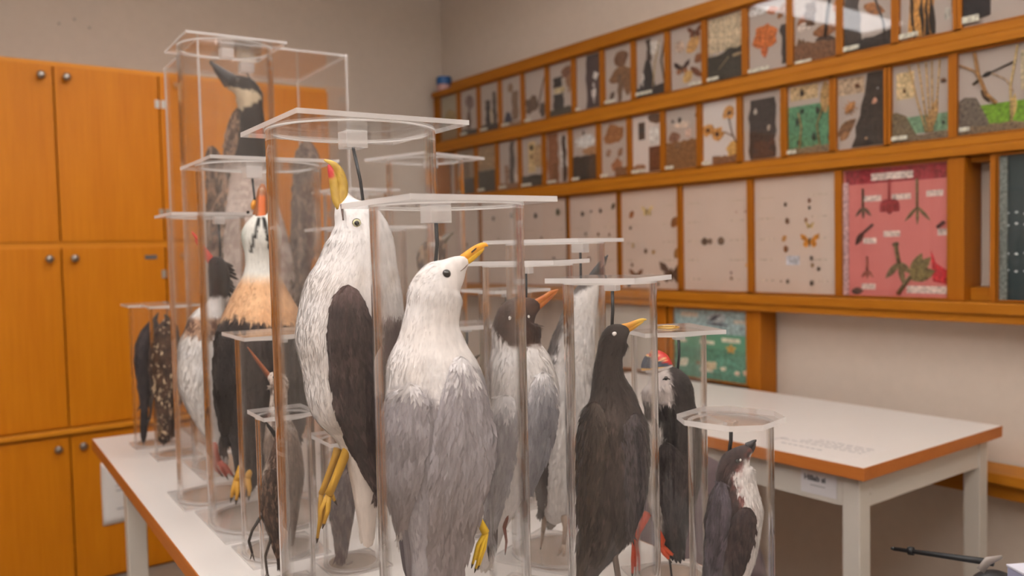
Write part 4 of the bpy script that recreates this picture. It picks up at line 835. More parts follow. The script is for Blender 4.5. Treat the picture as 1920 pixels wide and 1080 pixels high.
# ------------------------------------------------------------------ wall rack with specimen boxes
SF = 2.42                 # front plane of the boxes
SB = 2.514                # back of the rack, at the wall
YE = 3.925                # far end of the rack
YN = 0.55                 # near end, outside the picture
rack = empty('wall_rack', (SB, YN, .95)); tag(rack, 'long wooden wall rack holding rows of glazed specimen boxes', 'rack')
RO = rack.location
def rk(name, y0, y1, z0, z1, x0=SF - .012, x1=SB, mat='shelf_wood', bev=.003):
    return bx(name, mat, x0, x1, y0, y1, z0, z1, rack, bev, RO)
rk('top_board', YN, 3.80, 2.081, 2.119, SF + .03)
rk('rail', YN, YE, 2.053, 2.08, SF - .012)
rk('rail', YN, YE, 1.786, 1.8125, SF - .004)
rk('rail', YN, YE, 1.758, 1.785, SF - .012)
rk('rail', YN, YE, 1.495, 1.519, SF - .004)
rk('rail', YN, YE, 1.469, 1.494, SF - .013)
rk('rail', YN, YE, 1.035, 1.066, SF - .03)
rk('rail', YN, YE, 1.01, 1.034, SF - .02)
rk('end_panel', YE - .012, YE, 1.067, 2.052, SF + .0, SB, 'shelf_wood_upright')
rk('upright', 1.838, 1.893, .62, 1.009, SF + .002, SB, 'shelf_wood_upright')
rk('upright', 2.275, 2.325, .62, 1.009, SF + .002, SB, 'shelf_wood_upright')
rk('lower_rail', YN, YE, .578, .607, SF - .03)
rk('lower_board', YN, YE, .529, .577, SF + .01)

_cm = {}
def cmat(rgb, rough=.8, noise=.5, scale=110):
    k = 'specimen_%02x%02x%02x' % tuple(int(v) for v in rgb)
    if k not in MATS: plain(k, rgb, rough, noise=noise, scale=scale, bump=.3)
    return k
class Box:
    def __init__(s, yl, yr, z0, z1, label, back=(214, 206, 200), fw=.0125, depth=.017, name='specimen_box', cat='specimen box', group=None, inner=None, xf=SF):
        s.yl, s.yr, s.z0, s.z1, s.fw = yl + fw - .0008, yr - fw + .0008, z0 + .001, z1 - .001, fw
        s.e = empty(name, (xf + depth, (yl + yr) / 2, z0)); s.o = np.array(s.e.location); tag(s.e, label, cat, group or 'glazed specimen boxes in the wall rack')
        s.xf, s.xb = xf, xf + depth
        Y0, Y1 = s.yr, s.yl
        m = MB().box(xf, s.xb, Y1 - fw, Y1, s.z0, s.z1).box(xf, s.xb, Y0, Y0 + fw, s.z0, s.z1).box(xf, s.xb, Y0 + fw, Y1 - fw, s.z1 - .004, s.z1).box(xf, s.xb, Y0 + fw, Y1 - fw, s.z0, s.z0 + .004)
        m.build('frame', 'shelf_wood_upright', s.e, off=s.o)
        s.L, s.Rr, s.b, s.t = Y1 - fw, Y0 + fw, s.z0 + .004, s.z1 - .004
        s.w = s.L - s.Rr; s.h = s.t - s.b
        MB().box(s.xb - .004, s.xb - .001, s.Rr, s.L, s.b, s.t).build('back_panel', cmat(back, .8, .03, 8), s.e, off=s.o)
        MB().box(xf + .001, xf + .0025, s.Rr, s.L, s.b, s.t).build('pane', 'pane_glass', s.e, off=s.o)
        s.xb -= .004
    def P(s, u, v, d): return (s.xb - d * .18, s.L - u * s.w, s.b + v * s.h)
    def put(s, m, name, col, smooth=False):
        c = cmat(col); return m.build(name, c, s.e, smooth, off=s.o)
    def slab(s, name, outline, depth, col):
        m = MB(); n = len(outline); o = np.array(outline, float); o[:, 0] = np.clip(o[:, 0], .01, .99); o[:, 1] = np.clip(o[:, 1], .004, .99); c = o.mean(0)
        for k, (sc, d) in enumerate(((1, 0.0), (1, .55), (.72, .9), (.34, 1.0))):
            for q in o: p = c + (q - c) * sc; m.v.append(s.P(p[0], p[1], depth * d * (1 if k < 2 else random.uniform(.75, 1.15))))
        for k in range(3):
            for i in range(n): j = (i + 1) % n; m.f.append([k * n + i, k * n + j, (k + 1) * n + j, (k + 1) * n + i]); m.mi.append(0)
        m.f.append([3 * n + i for i in range(n)]); m.mi.append(0)
        return s.put(m, name, col)
    def card(s, u, v, w, h, col=(232, 226, 214), d=.0015, name='paper_label'):
        m = MB(); a = s.P(u, v, d); b = s.P(u + w, v + h, 0); m.box(a[0], b[0], b[1], a[1], a[2], b[2]); return s.put(m, name, col)
    def label(s, u=.05, v=.03, w=.34, h=.05):      # little name strip at the bottom of the pane
        m = MB(); y1 = s.L - u * s.w; y0 = y1 - w * s.w; m.box(s.xf + .0026, s.xf + .0034, y0, y1, s.b + v * s.h, s.b + (v + h) * s.h); return s.put(m, 'name_strip', (228, 214, 196))
    def soil(s, h, col=(70, 62, 54), u0=0.01, u1=.99, slope=0, d=.034, name='soil_bed'):
        n = 9; top = [(u1 - (u1 - u0) * i / n, h + slope * (.5 - i / n) + random.uniform(-.025, .025)) for i in range(n + 1)]
        return s.slab(name, [(u0, .004), (u1, .004)] + top, d, col)
    def bark(s, u0, u1, v0, v1, col=(60, 50, 46), d=.028, lean=0, name='bark_piece'):
        n = 7; r = lambda: random.uniform(-.035, .035); L = [(u0 + r() + lean * (i / n), v0 + (v1 - v0) * i / n) for i in range(n + 1)]; R = [(u1 + r() + lean * (i / n), v0 + (v1 - v0) * i / n) for i in range(n + 1)]
        return s.slab(name, R + L[::-1], d, col)
    def blob(s, u, v, ru, rv, col, d=.02, name='dried_plant', n=13, j=.25):
        return s.slab(name, [(u + ru * math.cos(a) * (1 + random.uniform(-j, j)), v + rv * math.sin(a) * (1 + random.uniform(-j, j))) for a in np.linspace(0, 2 * math.pi, n, endpoint=False)], d, col)
    def leaf(s, u, v, u2, v2, wd, col, d=.014, name='dried_leaf'):
        a = np.array((u, v)); b = np.array((u2, v2)); t = b - a; nn = np.array((-t[1], t[0] * (s.w / s.h))); nn /= np.linalg.norm(nn) + 1e-9
        L = [a + t * k + nn * wd * math.sin(math.pi * min(1, k * .9 + .08)) for k in np.linspace(0, 1, 6)]; R = [a + t * k - nn * wd * math.sin(math.pi * min(1, k * .9 + .08)) for k in np.linspace(0, 1, 6)]
        return s.slab(name, [tuple(q) for q in L] + [tuple(q) for q in R[::-1]], d, col)
    def stem(s, pts, r, col, name='plant_stem', d=.016):
        m = MB(); m.tube([s.P(u, v, d) for u, v in pts], r, 6); return s.put(m, name, col, True)
    def bug(s, u, v, sz, col=(50, 40, 34), name='beetle', ang=0.0):
        m = MB(); c = np.array(s.P(u, v, .018)); k = sz * s.w * .8; dy, dz = math.sin(ang), math.cos(ang)
        ax = np.array((0, dy, dz)); m.tube([c - ax * k, c - ax * k * .6, c, c + ax * k * .45, c + ax * k * .6, c + ax * k], [k * .12, k * .42, k * .5, k * .34, k * .3, k * .1], 8)
        sd = np.array((0, dz, -dy))
        for q in (-.35, .05, .4):
            for g in (-1, 1): m.tube([c + ax * k * q, c + ax * k * (q * 1.3) + sd * g * k * .75, c + ax * k * q * 1.6 + sd * g * k * 1.0 + np.array((.004, 0, 0))], k * .06, 4)
        return s.put(m, name, col)
    def moth(s, u, v, sz, col=(120, 70, 40), name='butterfly', col2=None, up=1.0):
        e = None; k = sz
        for g in (-1, 1):
            s.slab('upper_wing', [(u, v), (u + g * k * .5, v + k * .55 * up * s.w / s.h), (u + g * k, v + k * .7 * up * s.w / s.h), (u + g * k * .9, v + k * .2 * s.w / s.h), (u + g * k * .3, v - .05 * k)], .009, col)
            s.slab('lower_wing', [(u, v), (u + g * k * .6, v + .02 * k), (u + g * k * .72, v - k * .35 * s.w / s.h), (u + g * k * .4, v - k * .6 * s.w / s.h), (u + g * k * .1, v - k * .3 * s.w / s.h)], .007, col2 or col)
        m = MB(); c = np.array(s.P(u, v, .012)); q = k * s.w; m.tube([c + np.array((0, 0, -q * .5)), c, c + np.array((0, 0, q * .3))], [q * .04, q * .09, q * .05], 6); return s.put(m, name, (60, 46, 36))

PITCH_Y = 0.1797
def row_boxes(y_left_first, n, z0, z1, specs, group):
    """boxes run from the far end (left in the picture) to the near end"""
    for i in range(n):
        lab, back, fn = specs[i]; yl = y_left_first - PITCH_Y * i
        b = Box(yl, yl - PITCH_Y, z0, z1, lab, back, group=group); fn(b)
PALE = (184, 170, 160); BR = (110, 74, 46); DK = (58, 50, 46); TAN = (170, 128, 78)
def f_r1_0(b): b.soil(.3, (150, 124, 90)); b.blob(.5, .5, .3, .2, (164, 140, 96))
def f_r1_1(b): b.soil(.14, DK); b.stem([(.5, .1), (.48, .5), (.55, .85)], .004, (96, 76, 66)); b.blob(.5, .72, .2, .14, (130, 108, 104)); b.blob(.45, .35, .12, .18, (120, 96, 84)); b.label()
def f_r1_2(b): b.soil(.14, DK); b.bark(.28, .5, .1, .66, (56, 50, 52)); b.bark(.62, .78, .1, .8, (76, 64, 58)); b.bark(.5, .6, .12, .45, (196, 176, 150), .02); b.label()
def f_r1_3(b): b.soil(.08, (150, 120, 96)); b.bark(.5, .74, .12, .7, (128, 102, 82)); b.blob(.42, .78, .12, .1, (140, 112, 88)); b.blob(.3, .16, .16, .14, (60, 62, 78)); b.label()
def f_r1_4(b): b.blob(.32, .34, .28, .16, (96, 76, 62)); b.blob(.75, .2, .12, .14, (80, 70, 64)); b.stem([(.6, .3), (.8, .7), (.9, .85)], .003, (130, 100, 90)); b.label(.05, .02, .3)
def f_r1_5(b): b.soil(.14, (66, 62, 52)); b.bark(.2, .52, .55, .74, (46, 46, 46)); b.card(.22, .44, .4, .1, (196, 176, 132)); b.bark(.2, .56, .12, .42, (54, 52, 50)); b.blob(.7, .8, .2, .12, (124, 84, 64)); b.blob(.82, .62, .14, .12, (140, 100, 70)); b.leaf(.75, .4, .88, .6, .06, (158, 124, 96))
def f_r1_6(b): b.bark(.42, .98, .02, .98, (70, 56, 58), .03); b.blob(.74, .58, .12, .09, (222, 210, 204), .036, 'fungus'); b.blob(.68, .3, .08, .2, (216, 204, 198), .036, 'fungus'); b.label(.02, .02, .2)
def f_r1_7(b): b.bark(.46, .6, .02, .5, (110, 82, 60)); b.blob(.55, .48, .34, .16, (128, 90, 58)); b.blob(.58, .78, .22, .14, (112, 76, 52)); b.blob(.8, .34, .16, .2, (120, 84, 56)); b.leaf(.2, .1, .35, .22, .06, (80, 62, 50)); b.label()
def f_r1_8(b): b.soil(.16, (48, 44, 44)); b.slab('black_cone', [(.12, .12), (.62, .12), (.45, .62), (.34, .62)], .03, (48, 44, 44)); b.blob(.25, .28, .07, .14, (206, 196, 188), .034, 'fungus'); b.bark(.36, .5, .6, .96, (70, 58, 50)); b.stem([(.55, .1), (.6, .5), (.75, .9)], .003, (176, 150, 110)); b.blob(.55, .8, .2, .12, (214, 206, 198)); b.stem([(.95, .95), (.8, .55), (.9, .15)], .004, (90, 74, 64)); b.label(.05, .05, .5)
def f_r1_9(b): b.moth(.72, .86, .2, (112, 66, 44)); b.moth(.36, .34, .22, (64, 44, 40), col2=(150, 96, 60)); b.leaf(.5, .58, .85, .78, .12, (186, 140, 84)); b.leaf(.75, .5, .85, .38, .1, (134, 82, 50)); b.leaf(.2, .74, .45, .64, .1, (186, 160, 140)); b.leaf(.4, .12, .65, .26, .1, (190, 150, 90)); b.leaf(.6, .32, .92, .14, .06, (110, 66, 44)); b.label(.6, .02, .36)
def f_r1_10(b):
    b.soil(.44, (60, 56, 48), slope=.1); b.card(.02, .46, .96, .52, (196, 176, 146), .004, 'painted_card')
    for q in (.15, .3, .5, .68, .85): b.stem([(q, .4), (q + .03, .7), (q - .02, .96)], .0025, (206, 188, 160), d=.01)
    b.stem([(.35, .18), (.6, .34)], .002, (150, 130, 100), 'root', .042); b.leaf(.62, .34, .95, .36, .03, (160, 140, 110), .044); b.label(.04, .03, .32)
def f_r1_11(b):
    for a in (20, 75, 130, 200, 270, 330): b.leaf(.42, .5, .42 + .3 * math.cos(math.radians(a)), .5 + .2 * math.sin(math.radians(a)), .12, (190, 104, 50), name='maple_leaf')
    b.leaf(.4, .42, .42, .2, .08, (186, 96, 50), name='maple_leaf'); b.bark(.78, .99, .06, .62, (66, 58, 54)); b.leaf(.72, .72, .95, .96, .08, (150, 96, 44)); b.blob(.3, .9, .26, .05, (236, 226, 216)); b.blob(.6, .86, .12, .06, (190, 120, 84)); b.label(.04, .02, .5)
def f_r1_12(b):
    b.soil(.26, (120, 84, 60), slope=-.05); b.bark(.3, .5, .5, .82, (96, 68, 48)); b.stem([(.7, .3), (.74, .6), (.82, .95)], .005, (58, 46, 40)); b.bark(.74, .98, .9, .99, DK); b.leaf(.12, .52, .4, .62, .1, (150, 92, 54)); b.leaf(.45, .38, .96, .4, .09, (140, 92, 58)); b.leaf(.5, .28, .9, .24, .07, (74, 58, 50)); b.blob(.25, .5, .14, .06, (214, 200, 188)); b.leaf(.85, .7, .97, .66, .09, (166, 104, 60)); b.blob(.2, .2, .12, .14, (104, 76, 54)); b.label(.1, .0, .34, .04)
def f_r1_13(b): b.soil(.16, (62, 54, 50), slope=.06); b.bark(.05, .34, .06, .99, (72, 62, 56), .034); b.stem([(.52, .99), (.6, .7), (.78, .3), (.8, .1)], .0035, (60, 50, 44)); b.leaf(.42, .58, .8, .44, .08, (156, 98, 48)); b.leaf(.5, .86, .7, .98, .05, (190, 140, 120)); b.blob(.06, .18, .05, .05, (206, 196, 190)); b.label(.02, .03, .34, .06); b.card(.9, .5, .06, .2, (190, 178, 166))
def f_r1_14(b):
    b.bark(.22, .62, .02, .99, (196, 140, 74), .03, name='eaten_plank')
    for q in (.27, .42, .5, .58): b.bark(q - .02, q + .025, .02, .98, (44, 34, 28), .036, name='bore_gallery')
    b.blob(.84, .72, .1, .2, (208, 200, 192), .02, 'cocoon'); b.blob(.95, .3, .06, .14, (170, 116, 70)); b.card(.78, .16, .08, .14, (170, 166, 156)); b.label(.04, .03, .34, .06)
def f_r1_15(b): b.slab('black_block', [(.02, .05), (.46, .1), (.46, .98), (.02, .98)], .034, (44, 40, 42)); b.moth(.4, .75, .2, (206, 198, 190)); b.slab('red_piece', [(.55, .4), (.82, .3), (.9, .52), (.7, .7)], .03, (120, 62, 46)); b.leaf(.5, .9, .58, .3, .05, (216, 208, 200)); b.leaf(.9, .7, .96, .3, .06, (200, 192, 184)); b.label(.02, .05, .3, .08)
def f_r1_16(b): b.soil(.2, DK); b.bark(.4, .7, .2, .9, (90, 70, 56)); b.label()
def f_r2_0(b): b.soil(.35, (70, 64, 58)); b.bark(.3, .6, .1, .9, (120, 98, 78)); b.label()
def f_r2_1(b): b.soil(.46, (70, 66, 58)); b.card(.05, .5, .9, .46, (160, 132, 100), .003, 'painted_card'); b.label()
def f_r2_2(b): b.bark(.5, .68, .1, .98, (84, 74, 68), lean=.05); b.leaf(.68, .3, .9, .1, .07, (204, 190, 178)); b.soil(.12, (140, 104, 78)); b.bark(.3, .45, .1, .5, (150, 116, 92)); b.label()
def f_r2_3(b): b.soil(.22, (76, 70, 62)); b.card(.3, .28, .3, .62, (206, 178, 130)); b.bug(.46, .78, .1, DK); b.bug(.46, .6, .08, BR); b.blob(.75, .6, .2, .24, (180, 150, 112)); b.label(.03, .02, .45)
def f_r2_4(b): b.bark(.1, .5, .02, .98, (140, 96, 70)); b.bark(.68, .8, .02, .9, (74, 60, 54)); b.card(.6, .3, .3, .6, (216, 208, 200)); b.bark(.3, .48, .05, .45, (124, 88, 62), .034); b.label(.1, .02, .36)
def f_r2_5(b): b.soil(.45, (66, 60, 54)); b.blob(.5, .72, .34, .12, (222, 216, 210)); b.blob(.7, .54, .26, .08, (170, 130, 96)); b.bug(.45, .88, .06); b.label(.05, .02, .26)
def f_r2_6(b): b.blob(.48, .76, .32, .18, (146, 98, 62), .016, 'large_round_leaf'); b.soil(.16, (120, 84, 60), u0=.5); b.blob(.56, .2, .16, .12, (150, 100, 70)); b.leaf(.2, .4, .38, .48, .07, (150, 120, 100)); b.leaf(.6, .36, .74, .5, .07, (140, 104, 80)); b.label(.05, .02, .24)
def f_r2_7(b): b.card(.24, .58, .2, .3, (62, 58, 56), .004, 'dark_photo'); b.slab('brown_block', [(.56, .02), (.97, .02), (.97, .44), (.56, .44)], .03, (92, 52, 34)); b.card(.58, .48, .36, .3, (226, 216, 208)); b.blob(.78, .92, .22, .09, (96, 70, 54)); b.blob(.24, .1, .2, .08, (150, 110, 86)); b.label(.05, .02, .4)
def f_r2_8(b):
    b.soil(.46, (122, 86, 54)); b.bug(.45, .8, .08, DK); b.bug(.9, .84, .06); b.bug(.25, .8, .05); b.blob(.3, .54, .18, .08, (130, 96, 80)); b.leaf(.6, .52, .75, .62, .08, (206, 176, 160)); b.blob(.5, .72, .2, .06, (210, 190, 172)); b.label(.05, .02, .24)
def f_r2_9(b):
    for (u, v, r) in ((.72, .78, .16), (.42, .48, .17), (.18, .56, .16)): b.blob(u, v, r, r * .62, (196, 140, 78), .014, 'dried_flower'); b.blob(u, v, r * .4, r * .26, (80, 50, 34), .02, 'flower_centre')
    b.stem([(.72, .7), (.8, .45), (.9, .3)], .0025, (110, 80, 60)); b.stem([(.6, .5), (.85, .4)], .002, (120, 90, 60)); b.soil(.12, (128, 88, 62), u0=.3); b.blob(.82, .2, .16, .12, (196, 150, 84)); b.label(.05, .02, .24)
def f_r2_10(b): b.bark(.2, .78, .02, .9, (58, 50, 46), .036); b.bark(.26, .76, .02, .3, (78, 54, 44), .042); b.blob(.36, .72, .05, .06, (200, 186, 172), .046, 'fungus'); b.blob(.66, .46, .04, .06, (200, 180, 160), .046, 'fungus'); b.bug(.93, .84, .06, DK); b.bug(.93, .7, .06, DK); b.blob(.93, .3, .05, .24, (170, 140, 100))
def f_r2_11(b):
    b.card(.01, .1, .98, .6, (84, 132, 98), .002, 'painted_green'); b.card(.1, .78, .58, .2, (196, 168, 126), .003); b.bug(.36, .88, .08, DK); b.bug(.36, .62, .06, (50, 60, 50)); b.bug(.26, .48, .09, (50, 66, 52)); b.bug(.68, .6, .08, DK); b.bug(.6, .24, .09, (54, 66, 52)); b.bug(.92, .2, .08, DK); b.bug(.28, .18, .06, DK)
    b.stem([(.3, .1), (.34, .4), (.28, .6)], .0025, (160, 130, 84)); b.stem([(.72, .1), (.66, .4), (.78, .62)], .0025, (150, 116, 70)); b.blob(.84, .78, .1, .2, (176, 140, 90)); b.soil(.1, (128, 108, 82)); b.label(.05, .03, .2)
def f_r2_12(b): b.bark(.34, .99, .02, .98, (62, 52, 44), .03, lean=.28); b.card(.06, .74, .5, .22, (186, 160, 132), .003); b.bug(.44, .84, .07, (110, 70, 46), ang=1.2); b.bug(.3, .56, .16, (186, 130, 80), ang=2.4, name='cicada'); b.leaf(.06, .2, .4, .4, .09, (120, 84, 54)); b.leaf(.1, .14, .3, .26, .06, (150, 106, 70)); b.blob(.76, .6, .06, .05, (190, 140, 116), .036, 'fungus'); b.blob(.82, .76, .02, .015, WHITE, .036, 'fungus'); b.blob(.6, .12, .03, .02, (190, 156, 120), .036, 'fungus')
def f_r2_13(b):
    b.card(.01, .1, .98, .22, (112, 142, 112), .002, 'painted_green'); b.card(.12, .56, .3, .34, (206, 180, 136), .003); b.bug(.26, .66, .05, BR)
    b.slab('earth_mound', [(.01, .02), (.48, .06), (.4, .16), (.28, .34), (.12, .4), (.01, .38)], .034, (112, 96, 72)); b.soil(.08, (120, 102, 80))
    for q in (-.18, -.08, 0, .06, .14): b.stem([(.68 + q * .3, .1), (.66 + q, .5), (.62 + q * 1.6, .98)], .0024, (196, 160, 110))
    b.leaf(.66, .1, .8, .52, .07, (176, 136, 88)); b.leaf(.7, .1, .64, .3, .05, (160, 120, 70)); b.bug(.9, .72, .06, BR, ang=1.2); b.bug(.9, .2, .04, DK); b.label(.03, .04, .3, .05)
def f_r2_14(b):
    b.card(.25, .08, .74, .26, (110, 150, 40), .002, 'painted_green'); b.slab('earth_mound', [(.01, .02), (.5, .04), (.4, .22), (.26, .44), (.1, .46), (.01, .42)], .034, (108, 96, 84)); b.soil(.1, (124, 104, 80))
    b.stem([(.24, .98), (.3, .7), (.42, .46), (.56, .34)], .005, (160, 116, 70), 'reed_stalk'); b.stem([(.02, .86), (.24, .76), (.3, .68)], .003, (170, 130, 90)); b.leaf(.34, .52, .46, .36, .04, (70, 54, 40), name='reed_seed_head'); b.stem([(.36, .68), (.84, .8)], .0022, (50, 46, 44), 'dragonfly'); b.leaf(.36, .68, .5, .72, .03, (54, 50, 46), .02, 'dragonfly_thorax'); b.stem([(.22, .6), (.3, .64)], .004, (70, 56, 40))
    b.stem([(.5, .7), (.7, .6), (.8, .45)], .002, (190, 160, 130)); b.stem([(.78, .08), (.76, .5), (.86, .98)], .003, (196, 170, 120)); b.leaf(.78, .14, .82, .42, .05, (190, 160, 100)); b.card(.9, .45, .09, .46, (196, 182, 150)); b.label(.03, .05, .16, .05)
def f_r2_15(b): b.soil(.2, DK); b.bark(.3, .6, .2, .9, (100, 80, 60)); b.label()
R1 = [('grey-green glazed box at the far end of the top rack row', (170, 158, 136), f_r1_0), ('top-row box with thin stem and lilac-brown dried plant', PALE, f_r1_1), ('top-row box with two dark upright bark figures', PALE, f_r1_2), ('top-row box with brown bark and blue-grey clump', PALE, f_r1_3), ('top-row box with low brown clump on white', PALE, f_r1_4), ('top-row box with dark squares and yellow card', PALE, f_r1_5), ('top-row box with purple-brown bark and white fungus', PALE, f_r1_6), ('top-row box with big brown heart-shaped plant', PALE, f_r1_7), ('top-row box with black cone and sticks', PALE, f_r1_8), ('top-row box with two dark butterflies and dry leaves', PALE, f_r1_9), ('top-row box with ochre stems above dark soil', PALE, f_r1_10), ('top-row box with orange maple leaf', PALE, f_r1_11), ('top-row box with forest floor and upright twig', PALE, f_r1_12), ('top-row box with tall bark post and brown leaf on a twig', PALE, f_r1_13), ('top-row box with insect-eaten yellow plank', PALE, f_r1_14), ('top-row box with black block, white moth and red piece', PALE, f_r1_15)]
R2 = [('second-row box mostly behind a tube, brown bark on soil', (150, 130, 110), f_r2_0), ('second-row box with ochre card above dark soil', (150, 130, 110), f_r2_1), ('second-row box with leaning dark stem', PALE, f_r2_2), ('second-row box with narrow yellow insect card', PALE, f_r2_3), ('second-row box with red-brown bark and white card', PALE, f_r2_4), ('second-row box with white mass over dark soil', PALE, f_r2_5), ('second-row box with one large round brown leaf', PALE, f_r2_6), ('second-row box with red-brown block and dark photo', (216, 204, 196), f_r2_7), ('second-row box with thick brown soil and small insects', PALE, f_r2_8), ('second-row box with dried yellow flowers', (216, 206, 200), f_r2_9), ('second-row box with one wide black bark slab', PALE, f_r2_10), ('second-row box with green ground and dark beetles', PALE, f_r2_11), ('second-row box with dark bark slope and cicada', PALE, f_r2_12), ('second-row box with reeds over a dull green strip', PALE, f_r2_13), ('second-row box with dragonfly and bright green strip', PALE, f_r2_14)]
def yl_of(px, py, X=SF): return float(on_axis(px, py, 0, X)[1])
row_boxes(3.868, 16, 1.8135, 2.052, R1, 'diorama boxes of the top rack row')
# second row starts one box further in; a dark gap stands before its last box
for i in range(15):
    lab, back, fn = R2[i]; yl = 3.543 + .1806 - .1806 * i if i < 14 else 1.174
    b = Box(yl, yl - .1796, 1.52, 1.757, lab, back, group='diorama boxes of the second rack row'); fn(b)
# third row: wide insect boxes
def insects(b, pts, labels=()):
    for (u, v, sz, col, kind) in pts:
        if kind == 'm': b.moth(u, v, sz, col)
        elif kind == 'r': b.blob(u, v, sz, sz * b.w / b.h, col, .014, 'round_nest', j=.1)
        elif kind == 'l': b.leaf(u - sz * .5, v - sz * .5, u + sz * .5, v + sz * .5, sz * .5, col, name='folded_wing_insect')
        else: b.bug(u, v, sz, col)
    for (u, v) in labels: b.card(u, v, .2, .012, (196, 178, 160))
LINES = [(u, v) for v in (.1, .28, .46, .64, .82) for u in (.08, .7)]
INK2 = (70, 64, 62)
W3 = (208, 188, 174)
def g0(b): insects(b, [(.3, .3, .05, INK2, 'b'), (.6, .5, .05, BR, 'b'), (.5, .8, .05, INK2, 'b')], LINES)
def g1(b): insects(b, [(.32, .82, .05, INK2, 'b'), (.8, .84, .06, (66, 74, 56), 'b'), (.44, .55, .03, BR, 'b'), (.7, .3, .05, INK2, 'b')], LINES)
def g2(b): insects(b, [(.28, .8, .045, (50, 52, 56), 'b'), (.46, .82, .025, INK2, 'b'), (.65, .82, .04, (50, 52, 56), 'b'), (.9, .86, .06, (70, 66, 50), 'l'), (.34, .58, .03, INK2, 'b'), (.6, .57, .03, BR, 'b'), (.82, .56, .03, BR, 'b'), (.4, .3, .05, BR, 'b')], LINES)
def g3(b): insects(b, [(.18, .76, .07, (150, 92, 52), 'l'), (.45, .78, .1, (206, 180, 124), 'm'), (.9, .66, .1, (130, 82, 46), 'l'), (.16, .62, .03, INK2, 'b'), (.2, .44, .04, (196, 160, 110), 'b'), (.42, .38, .04, (90, 70, 50), 'b'), (.55, .37, .04, (176, 140, 96), 'b'), (.94, .36, .1, (150, 106, 60), 'l'), (.18, .24, .03, INK2, 'b'), (.24, .13, .12, (112, 74, 50), 'm'), (.48, .12, .05, (216, 212, 206), 'm'), (.84, .16, .2, (82, 66, 58), 'm'), (.12, .03, .04, (60, 70, 76), 'b'), (.62, .05, .03, INK2, 'b')], LINES)
def g4(b): insects(b, [(.34, .46, .045, (90, 78, 68), 'r'), (.42, .46, .035, (120, 104, 92), 'r'), (.58, .46, .045, (110, 90, 74), 'r'), (.97, .46, .03, INK2, 'b'), (.72, .17, .02, (110, 76, 90), 'b'), (.72, .12, .025, (120, 90, 70), 'b'), (.92, .72, .018, (160, 110, 90), 'b'), (.8, .72, .015, (176, 120, 100), 'b'), (.93, .24, .03, (206, 160, 110), 'b')], LINES)
def g5(b): insects(b, [(.42, .76, .03, (50, 50, 52), 'b'), (.7, .78, .03, (120, 70, 50), 'b'), (.7, .72, .025, (46, 42, 40), 'b'), (.44, .62, .04, (96, 66, 48), 'b'), (.66, .62, .03, (150, 110, 84), 'b'), (.7, .57, .05, (190, 160, 104), 'm'), (.4, .47, .05, (196, 140, 80), 'l'), (.42, .38, .045, (130, 78, 44), 'b'), (.7, .44, .11, (190, 122, 40), 'm'), (.72, .3, .03, (50, 50, 60), 'b'), (.73, .24, .03, (150, 116, 80), 'b'), (.8, .21, .03, (60, 54, 50), 'b'), (.44, .1, .03, (60, 52, 46), 'b'), (.72, .09, .035, (44, 48, 48), 'b'), (.36, .1, .015, (120, 90, 60), 'b')], LINES); b.card(.42, .24, .16, .08, (190, 192, 200))
OL = (112, 96, 62)
def g6(b):
    b.card(.28, .9, .4, .055, (226, 200, 190)); b.card(.02, .88, .96, .11, (150, 50, 56), .0008, 'dark_red_band')
    def foot(u, v, sz, col, web=False, ang=0):
        b.stem([(u - .3 * sz * math.sin(ang), v + sz * 1.1), (u, v)], .0035, col, 'bird_leg')
        for a in (-38, 0, 38): b.leaf(u, v, u + sz * math.sin(math.radians(a) + ang) * 1.0, v - sz * math.cos(math.radians(a)) * .72, .014 if not web else .05, col, .012, 'bird_toe')
    foot(.2, .7, .13, (96, 78, 60)); foot(.46, .74, .15, (140, 42, 44), True); foot(.72, .68, .19, OL)
    b.stem([(.3, .56), (.18, .48), (.14, .42)], .004, (92, 62, 54), 'bird_leg'); b.leaf(.2, .5, .12, .4, .03, (92, 58, 50), .012, 'bird_toe')
    b.stem([(.96, .56), (.9, .52)], .005, (96, 60, 56), 'bird_leg')
    foot(.24, .2, .1, (146, 84, 70)); b.leaf(.08, .03, .2, .04, .03, (96, 70, 60), .012, 'bird_toe')
    b.stem([(.52, .4), (.55, .26)], .006, OL, 'bird_leg'); b.blob(.52, .4, .03, .018, (84, 72, 48), .014, 'leg_stump')
    for (u, v) in ((.42, .14), (.6, .08), (.66, .18)): b.leaf(.55, .26, u, v, .028, OL, .014, 'bird_toe')
    b.stem([(.54, .02), (.66, .16)], .006, OL, 'bird_leg')
    for (u, v) in ((.76, .33), (.84, .3), (.88, .2)): b.leaf(.66, .14, u, v, .05, (120, 104, 62), .014, 'bird_toe')
    b.slab('red_flap', [(.86, .12), (.99, .1), (.99, .2), (.88, .26), (.84, .36)], .008, (186, 40, 48))
    for (u, v, w, h) in ((.2, .74, .18, .045), (.48, .74, .18, .045), (.8, .75, .15, .045), (.4, .46, .16, .045), (.2, .41, .13, .045), (.9, .46, .1, .05), (.18, .05, .14, .045), (.62, .03, .36, .055)): b.card(u, v, w, h, (222, 196, 186))
    b.card(-.0, .0, .05, .9, (196, 160, 160), .03, 'pale_inner_wall')
def g7(b):
    for v in (.2, .32, .52, .6):
        for q in range(14): b.blob(.06 + q * .066, v + random.uniform(-.008, .008), .014, .008, (200, 206, 206), .006, 'white_specimen', n=7)
    b.card(.0, .0, .06, .99, (120, 126, 120), .03, 'pale_inner_wall')
G3 = 'wide insect boxes of the third rack row'
